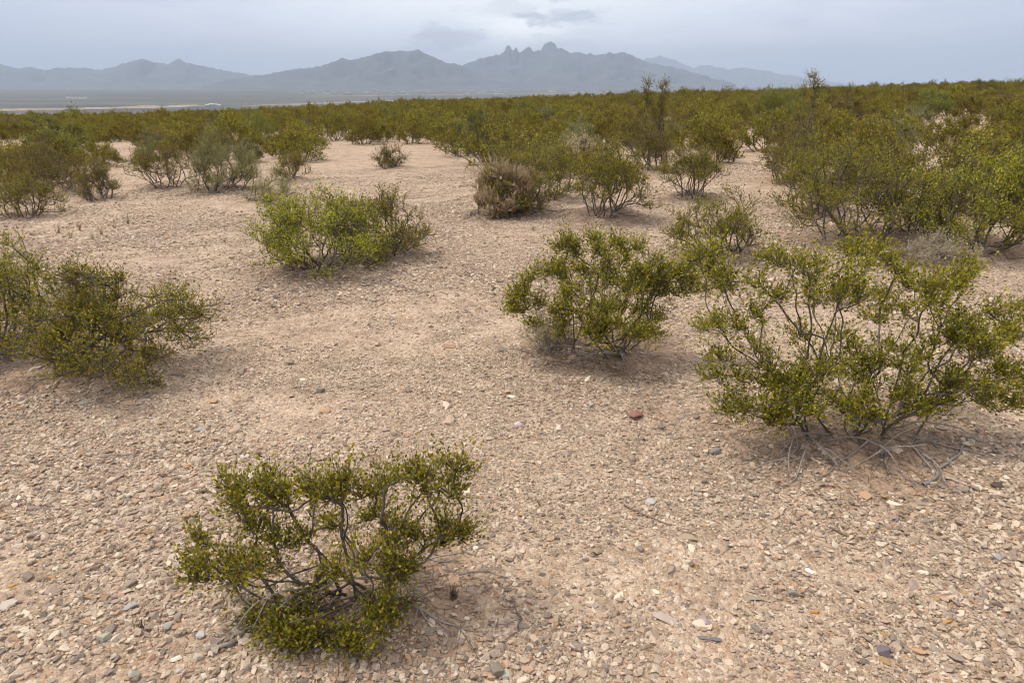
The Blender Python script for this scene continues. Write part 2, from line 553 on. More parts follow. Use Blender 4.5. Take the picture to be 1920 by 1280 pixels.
# ------------------------------------------------------------------ bush layout (decides the mounds)
# name, label, base pixels, left, right, top, options
HEROES = [
    dict(key='near', base=[(690, 1108), (742, 1098), (655, 1120)], box=(345, 880, 855), tips=18, leaf=0.0135, nl=6, mound=0.05, nt=5, rt=0.0012,
         label="nearest creosote bush, flat-topped with dark bare limbs, low in the bottom of the picture"),
    dict(key='right', base=[(1625, 815), (1655, 812), (1490, 800), (1570, 815)], box=(1330, 1925, 470), tips=17, leaf=0.0142, nl=7, mound=0.09, nt=5, rt=0.00095,
         label="wide open-branched creosote bush with a sprawl of grey dead limbs at its foot"),
    dict(key='centre', base=[(1155, 662), (1085, 660), (1175, 655)], box=(965, 1340, 440), tips=17, leaf=0.0155, nl=6, mound=0.09, nt=5,
         label="rounded creosote bush standing alone in the middle of the gravel, pale forb at its foot"),
    dict(base=[(140, 690), (170, 680), (95, 680)], box=(60, 392, 478), clumps=58, tips=14, leaf=0.014, nl=7, mound=0.09,
         label="dense creosote bush near the left edge with a bleached twig hooked at its base"),
    dict(base=[(-10, 655), (20, 650)], box=(-110, 130, 440), clumps=44, tips=13, leaf=0.014, nl=7, mound=0.08,
         label="creosote bush cut by the left edge, beside the bush with the hooked twig"),
    dict(base=[(600, 506), (640, 498), (570, 505)], box=(445, 745, 338), clumps=66, tips=12, leaf=0.016, nl=7, mound=0.09,
         label="spreading creosote bush left of centre with a long low limb reaching out"),
    dict(base=[(715, 475), (735, 470)], box=(600, 828, 335), clumps=52, tips=12, leaf=0.016, nl=7, mound=0.08,
         label="upright creosote bush grown into the spreading bush left of centre"),
    dict(base=[(1355, 478), (1375, 475)], box=(1238, 1440, 345), clumps=40, tips=11, leaf=0.016, nl=7, mound=0.08,
         label="small creosote bush behind the wide one, one limb stretched over the gravel"),
    dict(base=[(1130, 405), (1150, 404), (1115, 404)], box=(1040, 1250, 255), clumps=52, tips=11, leaf=0.02, nl=7, mound=0.12, bare=0.35,
         label="vase-shaped creosote bush with a fan of bare stems, behind the middle of the gravel"),
    dict(base=[(955, 396), (985, 394)], box=(880, 1060, 262), clumps=44, tips=11, leaf=0.02, nl=7, mound=0.12,
         label="creosote bush rising behind the straw-coloured dry shrub"),
    dict(base=[(1290, 370), (1300, 369)], box=(1235, 1355, 250), clumps=34, tips=10, leaf=0.02, nl=7, mound=0.1, bare=0.4,
         label="narrow creosote bush on a tight bundle of stems, next past the vase-shaped one"),
    dict(base=[(1600, 452), (1640, 450), (1560, 448)], box=(1440, 1755, 258), clumps=70, tips=12, leaf=0.018, nl=7, mound=0.12, bare=0.3,
         label="big tangled creosote bush with grey arching twigs, behind the wide open-branched bush"),
    dict(base=[(1835, 470), (1870, 466), (1800, 468)], box=(1715, 1965, 240), clumps=70, tips=12, leaf=0.018, nl=7, mound=0.12, bare=0.25,
         label="tall dark-limbed creosote bush at the right edge with white dead roots below"),
    dict(base=[(1700, 432), (1725, 430)], box=(1600, 1815, 240), clumps=52, tips=11, leaf=0.019, nl=7, mound=0.12, bare=0.2,
         label="creosote bush filling the gap between the two big right-hand bushes"),
    dict(base=[(1515, 398), (1530, 396)], box=(1425, 1620, 245), clumps=46, tips=11, leaf=0.019, nl=7, mound=0.1, bare=0.2,
         label="creosote bush rising behind the left half of the big tangled one"),
    dict(base=[(1005, 372), (1030, 370)], box=(945, 1110, 240), clumps=44, tips=10, leaf=0.02, nl=7, mound=0.1, bare=0.2,
         label="creosote bush in the scrub between the straw-coloured shrub and the vase-shaped bush"),
    dict(base=[(735, 314), (745, 313)], box=(698, 768, 278), clumps=22, tips=9, leaf=0.022, nl=7, mound=0.06,
         label="lone little creosote bush at the far end of the pale clearing"),
    dict(base=[(180, 374), (192, 372)], box=(138, 226, 308), clumps=28, tips=10, leaf=0.02, nl=7, mound=0.06,
         label="small creosote bush alone in front of the scrub on the left"),
    dict(base=[(45, 406), (60, 404)], box=(-15, 106, 325), clumps=34, tips=10, leaf=0.02, nl=7, mound=0.08,
         label="low creosote bush at the left edge where the scrub begins"),
    dict(base=[(310, 350), (325, 350), (295, 348)], box=(248, 380, 252), clumps=36, tips=10, leaf=0.021, nl=7, mound=0.1, bare=0.35,
         label="creosote bush with splayed bare stems, left of the grey-green shrub"),
    dict(base=[(545, 338), (555, 336)], box=(508, 585, 280), clumps=24, tips=9, leaf=0.021, nl=7, mound=0.08,
         label="dark little creosote bush right of the grey-green shrub"),
    dict(base=[(95, 358), (120, 357)], box=(25, 165, 262), clumps=40, tips=10, leaf=0.021, nl=7, mound=0.1,
         label="full creosote bush in the scrub behind the small left one"),
    dict(base=[(1470, 345), (1490, 343)], box=(1405, 1580, 232), clumps=42, tips=10, leaf=0.02, nl=7, mound=0.1, bare=0.35, stalk=(1525, 146),
         label="creosote bush that sends one thin stalk above the skyline"),
    dict(base=[(1212, 318), (1225, 317)], box=(1160, 1275, 215), clumps=34, tips=10, leaf=0.021, nl=7, mound=0.08, stalk=(1215, 160), stalk2=(1248, 158),
         label="creosote bush with two ragged stalks poking above the skyline in front of the mountains"),
]
GREY = [
    dict(base=[(412, 356), (440, 357), (385, 356)], box=(345, 490, 246), clumps=40, tips=12, leaf=0.035, nl=7, mound=0.1, mat='grey', bare=0.2,
         label="grey-green feathery shrub on a thicket of dark stems at the edge of the left scrub"),
    dict(base=[(940, 397), (915, 400)], box=(875, 1010, 318), clumps=26, tips=10, leaf=0.10, nl=5, mound=0.06, mat='straw', bare=0.05, nt=7,
         label="straw-coloured dry shrub ringed with dead grey branches, in front of the scrub"),
    dict(base=[(1040, 652), (1020, 648)], box=(985, 1085, 590), clumps=20, tips=10, leaf=0.014, nl=5, mound=0.03, mat='pale', bare=0.0, nt=4,
         label="small pale woolly forb at the left foot of the lone middle bush"),
    dict(base=[(1745, 488), (1725, 490)], box=(1690, 1815, 440), clumps=22, tips=10, leaf=0.018, nl=5, mound=0.05, mat='pale', bare=0.0, nt=4,
         label="low ashen twiggy forb between the two big bushes on the right"),
    dict(base=[(505, 376), (490, 374)], box=(455, 560, 315), clumps=24, tips=10, leaf=0.02, nl=3, mound=0.05, mat='grey', bare=0.1,
         label="sparse half-dead shrub of grey twigs behind the spreading left-centre bush"),
    dict(base=[(130, 612), (120, 600)], box=(88, 205, 512), clumps=18, tips=12, leaf=0.022, nl=4, mound=0.0, mat='pale', bare=0.1,
         label="ashen dried shrub showing through between the two left-edge bushes"),
    dict(base=[(1447, 262), (1455, 262)], box=(1412, 1492, 150), clumps=26, tips=10, leaf=0.05, nl=5, mound=0.0, mat='mesq', bare=0.3,
         label="light-green feathery sapling standing taller than the scrub against the grey sky"),
    dict(base=[(485, 268), (475, 268)], box=(440, 530, 208), clumps=26, tips=10, leaf=0.045, nl=5, mound=0.0, mat='mesq', bare=0.2,
         label="bright-green feathery shrub in the scrub above the grey-green one"),
]
for h in HEROES + GREY:
    pts = np.array([px_ground(*b) for b in h['base']])
    h['p0'] = pts.mean(axis=0)
    h['Y'] = float(h['p0'][1])
_newm = []
for h in HEROES + GREY:
    l, r, tp = h['box']
    w = (r - l) / FPX * np.linalg.norm(h['p0'] - CP)
    if h['mound'] > 0:
        _newm.append((h['p0'][0], h['p0'][1], max(0.25, w * 0.42), h['mound']))
MOUNDS.extend(_newm)
for h in HEROES + GREY:
    h['pts'] = np.array([[b[0], b[1], float(ground_z(b[0], b[1])) - 0.01] for b in [px_ground(*q) for q in h['base']]])
    h['p0'] = h['pts'].mean(axis=0)
    h['Y'] = float(h['p0'][1])


# ------------------------------------------------------------------ ground sheet
def build_ground():
    a_front = np.radians(np.arange(-52, 52.01, 0.4))
    a_back = np.radians(np.arange(57, 308 - 4, 5.0))
    ang = np.concatenate([a_front, a_back])
    rad = [0.25]
    while rad[-1] < 48500:
        f = 1.02 if rad[-1] < 25 else (1.035 if rad[-1] < 600 else 1.06)
        rad.append(rad[-1] * f)
    rad = np.array(rad)
    A, R = np.meshgrid(ang, rad)
    X, Y = R * np.sin(A), R * np.cos(A)
    Z = ground_z(X, Y)
    V = np.stack([X, Y, Z], -1).reshape(-1, 3)
    na, nr = len(ang), len(rad)
    i = np.arange(nr - 1)[:, None] * na
    j = np.arange(na)[None, :]
    j2 = (j + 1) % na
    F = np.stack([i + j, i + j2, i + na + j2, i + na + j], -1).reshape(-1, 4)[:, ::-1]
    c = len(V)
    V = np.vstack([V, [[0, 0, Z0]]])
    fan = np.stack([np.arange(na), (np.arange(na) + 1) % na, np.full(na, c)], -1)[:, ::-1]
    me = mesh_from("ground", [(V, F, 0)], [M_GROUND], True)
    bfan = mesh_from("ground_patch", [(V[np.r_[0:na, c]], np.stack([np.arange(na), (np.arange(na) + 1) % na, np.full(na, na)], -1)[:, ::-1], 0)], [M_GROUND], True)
    import bmesh
    bm = bmesh.new()
    bm.from_mesh(me)
    bm.from_mesh(bfan)
    bmesh.ops.delete(bm, geom=[v for v in bm.verts if not v.link_faces], context='VERTS')
    bm.to_mesh(me)
    bm.free()
    bpy.data.meshes.remove(bfan)
    n = len(me.vertices)
    co = np.zeros(n * 3, np.float32)
    me.vertices.foreach_get("co", co)
    co = co.reshape(-1, 3)
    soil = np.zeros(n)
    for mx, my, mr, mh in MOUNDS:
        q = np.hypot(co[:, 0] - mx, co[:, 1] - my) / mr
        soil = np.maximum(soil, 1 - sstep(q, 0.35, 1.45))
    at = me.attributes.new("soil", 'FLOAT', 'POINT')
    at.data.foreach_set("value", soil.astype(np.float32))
    o = bpy.data.objects.new("ground", me)
    link(o)
    return tag(o, kind='structure')


GROUND = build_ground()


# ------------------------------------------------------------------ mountains
def ridge(name, prof, D, foot_front, foot_back, mat, seed, jag=1.0):
    prof = np.array(prof, dtype=float)
    n = 360
    xs = np.linspace(prof[0, 0], prof[-1, 0], n)
    ys = np.interp(xs, prof[:, 0], prof[:, 1])
    ys = ys + (fbm(xs * 0.14, xs * 0 + seed, 4, seed) - 0.5) * 9.0 * jag
    top = []
    for x, y in zip(xs, ys):
        v = px_ray(x, y)
        hd = math.hypot(v[0], v[1])
        top.append((v[0] / hd, v[1] / hd, v[2] / hd))
    top = np.array(top)
    wander = D * (1 + (fbm(xs * 0.02, xs * 0 + 3.3, 3, seed + 5) - 0.5) * 0.10)
    zr = CP[2] + top[:, 2] * wander
    zr = np.maximum(zr, VALLEY + 2)
    ker = np.exp(-0.5 * (np.arange(-40, 41) / 13.0) ** 2)
    zs = np.convolve(np.pad(zr, 40, mode='edge'), ker / ker.sum(), mode='valid')
    zs = np.minimum(zs, zr + 40)
    m = 61
    t = np.linspace(-1, 1, m)            # -1 front foot, 0 ridge, 1 back foot
    V = np.zeros((n, m, 3))
    for k, tk in enumerate(t):
        dist = wander + (tk * foot_front if tk < 0 else tk * foot_back)
        a = abs(tk)
        fall = (1 - a) ** 1.7
        ukm = xs * D / FPX / 1000.0
        vkm = tk * (foot_front if tk < 0 else foot_back) / 1000.0
        wv = fbm(ukm * 0.5, np.full(n, vkm * 0.5), 3, seed + 40) * 3.0
        sp = np.abs(fbm(ukm * 0.45 + wv, np.full(n, vkm * 0.35 + seed), 4, seed + 9) - 0.5) * 2
        sp2 = np.abs(fbm(ukm * 1.3 + wv, np.full(n, vkm * 0.9), 3, seed + 17) - 0.5) * 2
        cut = 1 - (1.0 * sp + 0.45 * sp2) * min(1, a * 4) * (1 - a * 0.2)
        V[:, k, 0] = top[:, 0] * dist
        V[:, k, 1] = top[:, 1] * dist
        V[:, k, 2] = VALLEY - 12 + (zr * (1 - min(1, a * 7)) + zs * min(1, a * 7) - VALLEY + 12) * fall * np.clip(cut, 0.15, 1)
    i = np.arange(n - 1)[:, None] * m
    j = np.arange(m - 1)[None, :]
    F = np.stack([i + j, i + m + j, i + m + j + 1, i + j + 1], -1).reshape(-1, 4)
    me = mesh_from(name, [(V.reshape(-1, 3), F, 0)], [mat], True)
    o = bpy.data.objects.new(name, me)
    link(o)
    return tag(o, kind='structure')


M_MTN = plain_material("mountain_rock", (0.062, 0.062, 0.064), 0.95, 0.0016, 0.5)
ridge("mountains", [(-260, 128), (-120, 117), (0, 121), (35, 128), (55, 125), (80, 131), (130, 126), (190, 131), (225, 122), (268, 111), (300, 119), (316, 121),
                    (335, 110), (350, 117), (400, 128), (440, 137), (500, 143), (580, 158)], 27000, 6000, 6000, M_MTN, 3, 0.6)
ridge("mountains", [(380, 160), (440, 148), (490, 141), (545, 132), (600, 124), (628, 115), (640, 109), (655, 113), (690, 106), (718, 97), (745, 96), (772, 96), (783, 93),
                    (800, 101), (835, 117), (845, 120), (852, 118), (868, 125), (920, 146), (980, 160)], 20000, 4500, 5000, M_MTN, 11, 0.45)
ridge("mountains", [(780, 160), (830, 140), (868, 124), (900, 109), (925, 106), (938, 101), (946, 97), (950, 88), (956, 85), (961, 95), (967, 88), (972, 99), (984, 93), (992, 89),
                    (1000, 97), (1010, 92), (1014, 94), (1021, 82), (1032, 77), (1041, 82), (1047, 93), (1054, 92), (1066, 99), (1100, 101), (1122, 103), (1150, 99), (1180, 100),
                    (1192, 108), (1204, 114), (1240, 122), (1300, 136), (1380, 158)], 23000, 6000, 6000, M_MTN, 19, 0.85)
ridge("mountains", [(1120, 140), (1190, 120), (1215, 109), (1240, 105), (1265, 113), (1300, 128), (1312, 124), (1325, 121), (1345, 127), (1362, 130), (1388, 127), (1430, 132),
                    (1480, 142), (1540, 152), (1620, 160)], 46000, 7000, 3500, M_MTN, 29, 0.5)


# ------------------------------------------------------------------ valley details
def strip(name, near, far, mat, lift=0.6):
    V, F = [], []
    for a, b in zip(near, far):
        V.append((a[0], a[1], VALLEY + lift))
        V.append((b[0], b[1], VALLEY + lift))
    for k in range(len(near) - 1):
        F.append((2 * k, 2 * k + 2, 2 * k + 3, 2 * k + 1))
    o = bpy.data.objects.new(name, mesh_from(name, [(V, np.array(F), 0)], [mat]))
    link(o)
    return tag(o, kind='structure')


def valley_pt(px, py, z=VALLEY):
    v = px_ray(px, py)
    t = (z - CP[2]) / v[2]
    return CP + v * t


M_WASH = plain_material("pale_dry_soil", (0.26, 0.205, 0.155), 0.95, 0.004, 0.5)
for pts_px, hw in (([(-200, 218), (0, 208), (150, 205), (300, 201), (420, 198)], 1.0),
                   ([(420, 201), (520, 197), (620, 194), (720, 190), (820, 187)], 0.4),
                   ([(560, 181), (700, 179), (850, 178), (1000, 176), (1180, 174)], 0.2)):
    P2, W2 = [], []
    sub = np.linspace(0, len(pts_px) - 1, 90)
    for s in sub:
        x = np.interp(s, range(len(pts_px)), [p[0] for p in pts_px])
        y = np.interp(s, range(len(pts_px)), [p[1] for p in pts_px])
        w = hw * (1.5 + 5.0 * float(fbm(np.array(x * 0.045), np.array(1.0), 4, 9))) * min(1.0, 6 * min(s, len(pts_px) - 1 - s) / len(pts_px) + 0.05)
        y += (float(fbm(np.array(x * 0.03), np.array(y * 0.1), 3, 5)) - 0.5) * 2
        P2.append(valley_pt(x, y + w * 0.4))
        W2.append(valley_pt(x, y - w * 0.6))
    strip("dry_wash", P2, W2, M_WASH, 0.6 + 0.2 * hw)

M_WHITE = plain_material("white_wall_paint", (0.78, 0.77, 0.74), 0.6, 0.5, 0.05)
M_CREAM = plain_material("cream_stucco", (0.55, 0.48, 0.38), 0.8, 0.5, 0.1)
M_ROOF = plain_material("grey_roof", (0.22, 0.20, 0.19), 0.8, 0.5, 0.2)


def house_mesh(L, W, H, rh, wall):
    V = [(-L, -W, 0), (L, -W, 0), (L, W, 0), (-L, W, 0), (-L, -W, H), (L, -W, H), (L, W, H), (-L, W, H)]
    F = [(0, 1, 5, 4), (1, 2, 6, 5), (2, 3, 7, 6), (3, 0, 4, 7)]
    e = 0.4
    R = [(-L - e, -W - e, H), (L + e, -W - e, H), (L + e, W + e, H), (-L - e, W + e, H), (-L - e, 0, H + rh), (L + e, 0, H + rh)]
    RF4 = [(0, 1, 5, 4), (2, 3, 4, 5), (3, 2, 1, 0)]
    RF3 = [(0, 4, 3), (1, 2, 5)]
    G = [(V[4]), V[7], (-L, 0, H + rh * 0.9), V[5], V[6], (L, 0, H + rh * 0.9)]
    return mesh_from("far_house", [(V, F, 0), (G, [(0, 1, 2), (3, 5, 4)][::1], 0), (R, RF4, 1), (R, RF3, 1)], [wall, M_ROOF])


HM = [house_mesh(9, 5, 4, 2.5, M_WHITE), house_mesh(14, 7, 5, 2.2, M_CREAM), house_mesh(22, 9, 7, 1.6, M_WHITE)]
spots = [(130 + i * 5.2, 183.5 + (i % 3) * 0.8, 2, 'white sheds') for i in range(7)]
town = []
for i in range(110):
    x = rng.uniform(560, 1150)
    town.append((x, rng.normal(174.5 - (x - 560) * 0.004, 2.6), int(rng.integers(0, 3)), 'town'))
for x, y, k, g in spots + town:
    p = valley_pt(x, min(y, 190) if y > 169.5 else 169.5 + rng.random())
    o = bpy.data.objects.new("far_house", HM[k])
    o.location = (p[0], p[1], VALLEY)
    o.rotation_euler = (0, 0, rng.uniform(-0.6, 0.6))
    link(o)
    if g == 'town':
        tag(o, "tiny house of the hazy town on the plain below the mountains", "house", "houses of the far valley town")
    else:
        tag(o, "tiny white farm shed on the hazy plain far off on the left", "shed", "white sheds on the far left plain")


def trailer():
    p = valley_pt(400, 206.5, -14)
    # the trailer stands on the slope just past the scrub
    v = px_ray(400, 199.5)
    for d in np.arange(300, 6000, 2.0):
        q = CP + v / math.hypot(v[0], v[1]) * d
        if q[2] <= float(ground_z(q[0], q[1])):
            p = q
            break
    s = float(np.linalg.norm(p - CP)) / FPX
    L, W, H = 24 * s / 2, 9.0, 5.5 * s
    zz = float(ground_z(p[0], p[1]))
    r = empty("white_trailer", (p[0], p[1], zz))
    tag(r, "small white trailer home parked beyond the far edge of the scrub", "trailer")
    h = H

    def box(name, c, d, mat):
        x, y, z = c
        a, b, e = d[0] / 2, d[1] / 2, d[2] / 2
        V = [(x + i * a, y + j * b, z + k * e) for k in (-1, 1) for i, j in ((-1, -1), (1, -1), (1, 1), (-1, 1))]
        F = [(3, 2, 1, 0), (4, 5, 6, 7), (0, 1, 5, 4), (1, 2, 6, 5), (2, 3, 7, 6), (3, 0, 4, 7)]
        o = bpy.data.objects.new(name, mesh_from(name, [(V, F, 0)], [mat]))
        return link(o, r)
    box("body", (0, 0, h * 0.45), (L * 1.1, W, h * 0.6), M_WHITE)
    box("roof", (0, 0, h * 0.78), (L * 1.15, W * 1.1, h * 0.06), M_WHITE)
    box("annex", (-L * 0.8, 0, h * 0.35), (L * 0.48, W * 0.9, h * 0.45), M_WHITE)
    box("annex", (L * 0.8, 0, h * 0.3), (L * 0.48, W * 0.9, h * 0.4), M_WHITE)
    for k in (-0.3, 0.0, 0.3):
        box("window", (L * k, -W / 2 - 0.02, h * 0.5), (L * 0.12, 0.05, h * 0.22), M_ROOF)


trailer()


# ------------------------------------------------------------------ bush machinery
def grow(bases, pts, bf=0.55, step=0.06, rs=None, wiggle=0.12):
    """balanced spanning tree from base points to the twig tips"""
    rs = rs or np.random.default_rng(0)
    pos = [np.array(b, float) for b in bases]
    par = [-1] * len(bases)
    pl = [0.0] * len(bases)
    n = len(pts)
    best = np.full(n, np.inf)
    who = np.zeros(n, int)
    alive = np.ones(n, bool)

    def offer(k):
        d = np.linalg.norm(pts - pos[k], axis=1)
        c = d + bf * (pl[k] + d)
        m = alive & (c < best)
        best[m] = c[m]
        who[m] = k
    for k in range(len(bases)):
        offer(k)
    tips = []
    for _ in range(n):
        i = int(np.argmin(np.where(alive, best, np.inf)))
        alive[i] = False
        k = who[i]
        a, b = pos[k], pts[i]
        L = np.linalg.norm(b - a)
        m = max(1, int(L / step))
        prev = k
        off = np.zeros(3)
        bow = L * 0.10
        for s in range(1, m + 1):
            u = s / m
            if s < m:
                off = off * 0.7 + rs.normal(0, wiggle * step, 3)
                p = a + (b - a) * u + off * math.sin(math.pi * u)
                p[2] -= bow * math.sin(math.pi * u) * 0.6
            else:
                p = b
            pos.append(p)
            par.append(prev)
            pl.append(pl[prev] + np.linalg.norm(p - pos[prev]))
            prev = len(pos) - 1
            offer(prev)
        tips.append(prev)
    return np.array(pos), np.array(par), tips


def grow_stems(bases, cl, tips_per, tips_p, bf, step, rs, wiggle):
    """one tree per stem; the clumps are dealt out to the stems by direction"""
    c0 = np.mean(bases, axis=0)
    cid = np.repeat(np.arange(len(cl)), tips_per)
    az = np.arctan2(cl[:, 1] - c0[1], cl[:, 0] - c0[0]) + rs.normal(0, 0.35, len(cl))
    order = np.argsort(az)
    nb = len(bases)
    owner = np.zeros(len(cl), int)
    for k, c in enumerate(order):
        owner[c] = min(nb - 1, k * nb // len(cl))
    bz = np.argsort([math.atan2(b[1] - c0[1], b[0] - c0[0]) for b in bases])
    P, Q, T = [], [], []
    off = 0
    for k in range(nb):
        m = owner[cid] == k
        if not m.any():
            continue
        pos, par, tips = grow([bases[bz[k]]], tips_p[m], bf, step, rs, wiggle)
        P.append(pos)
        Q.append(np.where(par >= 0, par + off, -1))
        T += [t + off for t in tips]
        off += len(pos)
    return np.concatenate(P), np.concatenate(Q), T


def chains_of(pos, par, tips, r_tip, power=2.6):
    n = len(pos)
    cnt = np.zeros(n)
    for t in tips:
        cnt[t] += 1
    for k in range(n - 1, -1, -1):
        if par[k] >= 0:
            cnt[par[k]] += cnt[k]
    rad = r_tip * np.maximum(cnt, 1) ** (1 / power)
    kids = [[] for _ in range(n)]
    for k in range(n):
        if par[k] >= 0:
            kids[par[k]].append(k)
    root = np.zeros(n, int)
    for k in range(n):
        root[k] = k if par[k] < 0 else root[par[k]]
    heavy = [max(c, key=lambda q: cnt[q]) if c else -1 for c in kids]
    out = []
    for k in range(n):
        if par[k] >= 0 and heavy[par[k]] == k:
            continue
        if par[k] < 0:
            ch = [k]
        else:
            ch = [par[k], k]
        while heavy[ch[-1]] >= 0:
            ch.append(heavy[ch[-1]])
        if len(ch) < 2:
            continue
        P = pos[ch]
        R = rad[ch].copy()
        if par[k] >= 0:
            R[0] = R[1]
        out.append((P, R, int(root[k])))
    return out


def tube(P, R, sides):
    if len(P) > 2:           # one corner-cutting pass
        Q, S = [P[0]], [R[0]]
        for k in range(len(P) - 1):
            Q += [P[k] * 0.75 + P[k + 1] * 0.25, P[k] * 0.25 + P[k + 1] * 0.75]
            S += [R[k] * 0.75 + R[k + 1] * 0.25, R[k] * 0.25 + R[k + 1] * 0.75]
        Q.append(P[-1])
        S.append(R[-1] * 0.5)
        if sides <= 3:
            Q, S = Q[::2] + [Q[-1]], S[::2] + [S[-1]]
        P, R = np.array(Q), np.array(S)
    T = np.gradient(P, axis=0)
    T /= np.maximum(np.linalg.norm(T, axis=1, keepdims=True), 1e-9)
    ref = np.array([0.31, 0.87, 0.38]) if abs(T[0] @ np.array([0.31, 0.87, 0.38])) < 0.85 else np.array([0.9, 0.1, 0.42])
    U = np.cross(T, ref)
    U /= np.maximum(np.linalg.norm(U, axis=1, keepdims=True), 1e-9)
    W = np.cross(T, U)
    a = np.arange(sides) * 2 * math.pi / sides
    ring = P[:, None, :] + R[:, None, None] * (np.cos(a)[None, :, None] * U[:, None, :] + np.sin(a)[None, :, None] * W[:, None, :])
    n = len(P)
    i = np.arange(n - 1)[:, None] * sides
    j = np.arange(sides)[None, :]
    j2 = (j + 1) % sides
    F = np.stack([i + j, i + j2, i + sides + j2, i + sides + j], -1).reshape(-1, 4)
    return ring.reshape(-1, 3), F


def join_tubes(chs, fat=0.004):
    Vs, Fs, off = [], [], 0
    for P, R in chs:
        V, F = tube(P, R, 6 if R[0] > fat else (4 if R[0] > fat * 0.45 else 3))
        Vs.append(V)
        Fs.append(F + off)
        off += len(V)
    return np.concatenate(Vs), np.concatenate(Fs)


def leaves(org, drc, length, rs, width=0.36, spread=0.55):
    """pairs of small folded leaflets; org, drc: (N,3)"""
    n = len(org)
    d = drc + rs.normal(0, spread, (n, 3))
    d /= np.linalg.norm(d, axis=1, keepdims=True)
    s = np.cross(d, rs.normal(0, 1, (n, 3)))
    s /= np.linalg.norm(s, axis=1, keepdims=True)
    nn = np.cross(d, s)
    L = length * rs.uniform(0.65, 1.25, (n, 1))
    w = L * width * rs.uniform(0.8, 1.2, (n, 1))
    V = np.stack([org, org + d * L * 0.5 + s * w * 0.5 + nn * w * 0.25, org + d * L, org + d * L * 0.5 - s * w * 0.5 + nn * w * 0.25], 1).reshape(-1, 3)
    F = np.arange(n * 4).reshape(-1, 4)
    return V, F


def foliage(pos, par, tips, nt, tl, nl, leaf, rs, width=0.5, spread=0.5, up=0.6):
    """leafy twiglets fanning out round every twig tip -> twig tubes and leaves"""
    a = pos[tips]
    b = pos[par[tips]]
    seg = a - b
    seg /= np.maximum(np.linalg.norm(seg, axis=1, keepdims=True), 1e-6)
    n = len(tips) * nt
    A, B, S = np.repeat(a, nt, 0), np.repeat(b, nt, 0), np.repeat(seg, nt, 0)
    st = A + (B - A) * rs.uniform(0, 1, (n, 1))
    d = S * 0.55 + np.array([0, 0, up]) + rs.normal(0, 0.55, (n, 3))
    d /= np.linalg.norm(d, axis=1, keepdims=True)
    L = tl * rs.uniform(0.45, 1.25, (n, 1))
    bend = rs.normal(0, 0.18, (n, 3)) * L + np.array([0, 0, 0.12]) * L
    mid, end = st + d * L * 0.5, st + d * L + bend
    # twig tubes: three-sided, tapering to a point
    side = np.cross(d, rs.normal(0, 1, (n, 3)))
    side /= np.linalg.norm(side, axis=1, keepdims=True)
    oth = np.cross(d, side)
    r = leaf * 0.055
    ring = [side * r, (-0.5 * side + 0.87 * oth) * r, (-0.5 * side - 0.87 * oth) * r]
    TV = np.stack([st + q for q in ring] + [mid + q * 0.8 for q in ring] + [end], 1).reshape(-1, 3)
    o = np.arange(n)[:, None] * 7
    TQ = np.concatenate([o + np.array([[0, 1, 4, 3]]), o + np.array([[1, 2, 5, 4]]), o + np.array([[2, 0, 3, 5]])])
    TT = np.concatenate([o + np.array([[3, 4, 6]]), o + np.array([[4, 5, 6]]), o + np.array([[5, 3, 6]])])
    # leaves along each twiglet
    u = rs.uniform(0.12, 1.0, (n, nl))
    org = np.where((u < 0.5)[..., None], st[:, None] + (mid - st)[:, None] * (u * 2)[..., None], mid[:, None] + (end - mid)[:, None] * (u * 2 - 1)[..., None])
    drc = np.repeat((d + np.array([0, 0, 0.35]))[:, None], nl, 1)
    LV, LF = leaves(org.reshape(-1, 3), drc.reshape(-1, 3), leaf, rs, width, spread)
    return (TV, TQ, TT), (LV, LF)


def dome_clumps(c, W, Dp, H, K, bare, rs, floor=0.08):
    """clump centres spread unevenly through a vase-shaped crown"""
    out = []
    lump = rs.uniform(0, 6.28, 3)
    while len(out) < K:
        az = rs.uniform(0, 2 * math.pi)
        e = math.asin(rs.uniform(0.02, 1.0))
        rr = rs.uniform(0.45, 1.0) ** 0.55
        k = 0.80 + 0.2 * math.sin(2 * az + lump[0]) * math.sin(3 * az + lump[1]) + rs.uniform(-0.14, 0.14)
        x = math.cos(az) * math.cos(e) * W / 2 * rr * k
        y = math.sin(az) * math.cos(e) * Dp / 2 * rr * k
        z = H * (floor + (1 - floor) * math.sin(e) * rr * (0.82 + rs.uniform(-0.16, 0.2)))
        if z < bare * H * (1.1 - math.hypot(x / W, y / Dp) * 1.2):
            continue
        out.append((c[0] + x, c[1] + y, c[2] + z))
    return np.array(out)


def clumps_to_tips(cl, rad, tips, rs, squash=0.8):
    P = []
    for c, r in zip(cl, rad):
        v = rs.normal(0, 1, (tips, 3))
        v /= np.linalg.norm(v, axis=1, keepdims=True)
        st = np.array([rs.uniform(0.75, 1.4), rs.uniform(0.75, 1.4), squash * rs.uniform(0.7, 1.25)])
        P.append(c + rs.normal(0, 0.3 * r, 3) + v * r * (rs.uniform(0, 1, (tips, 1)) ** 0.6) * st)
    return np.concatenate(P)


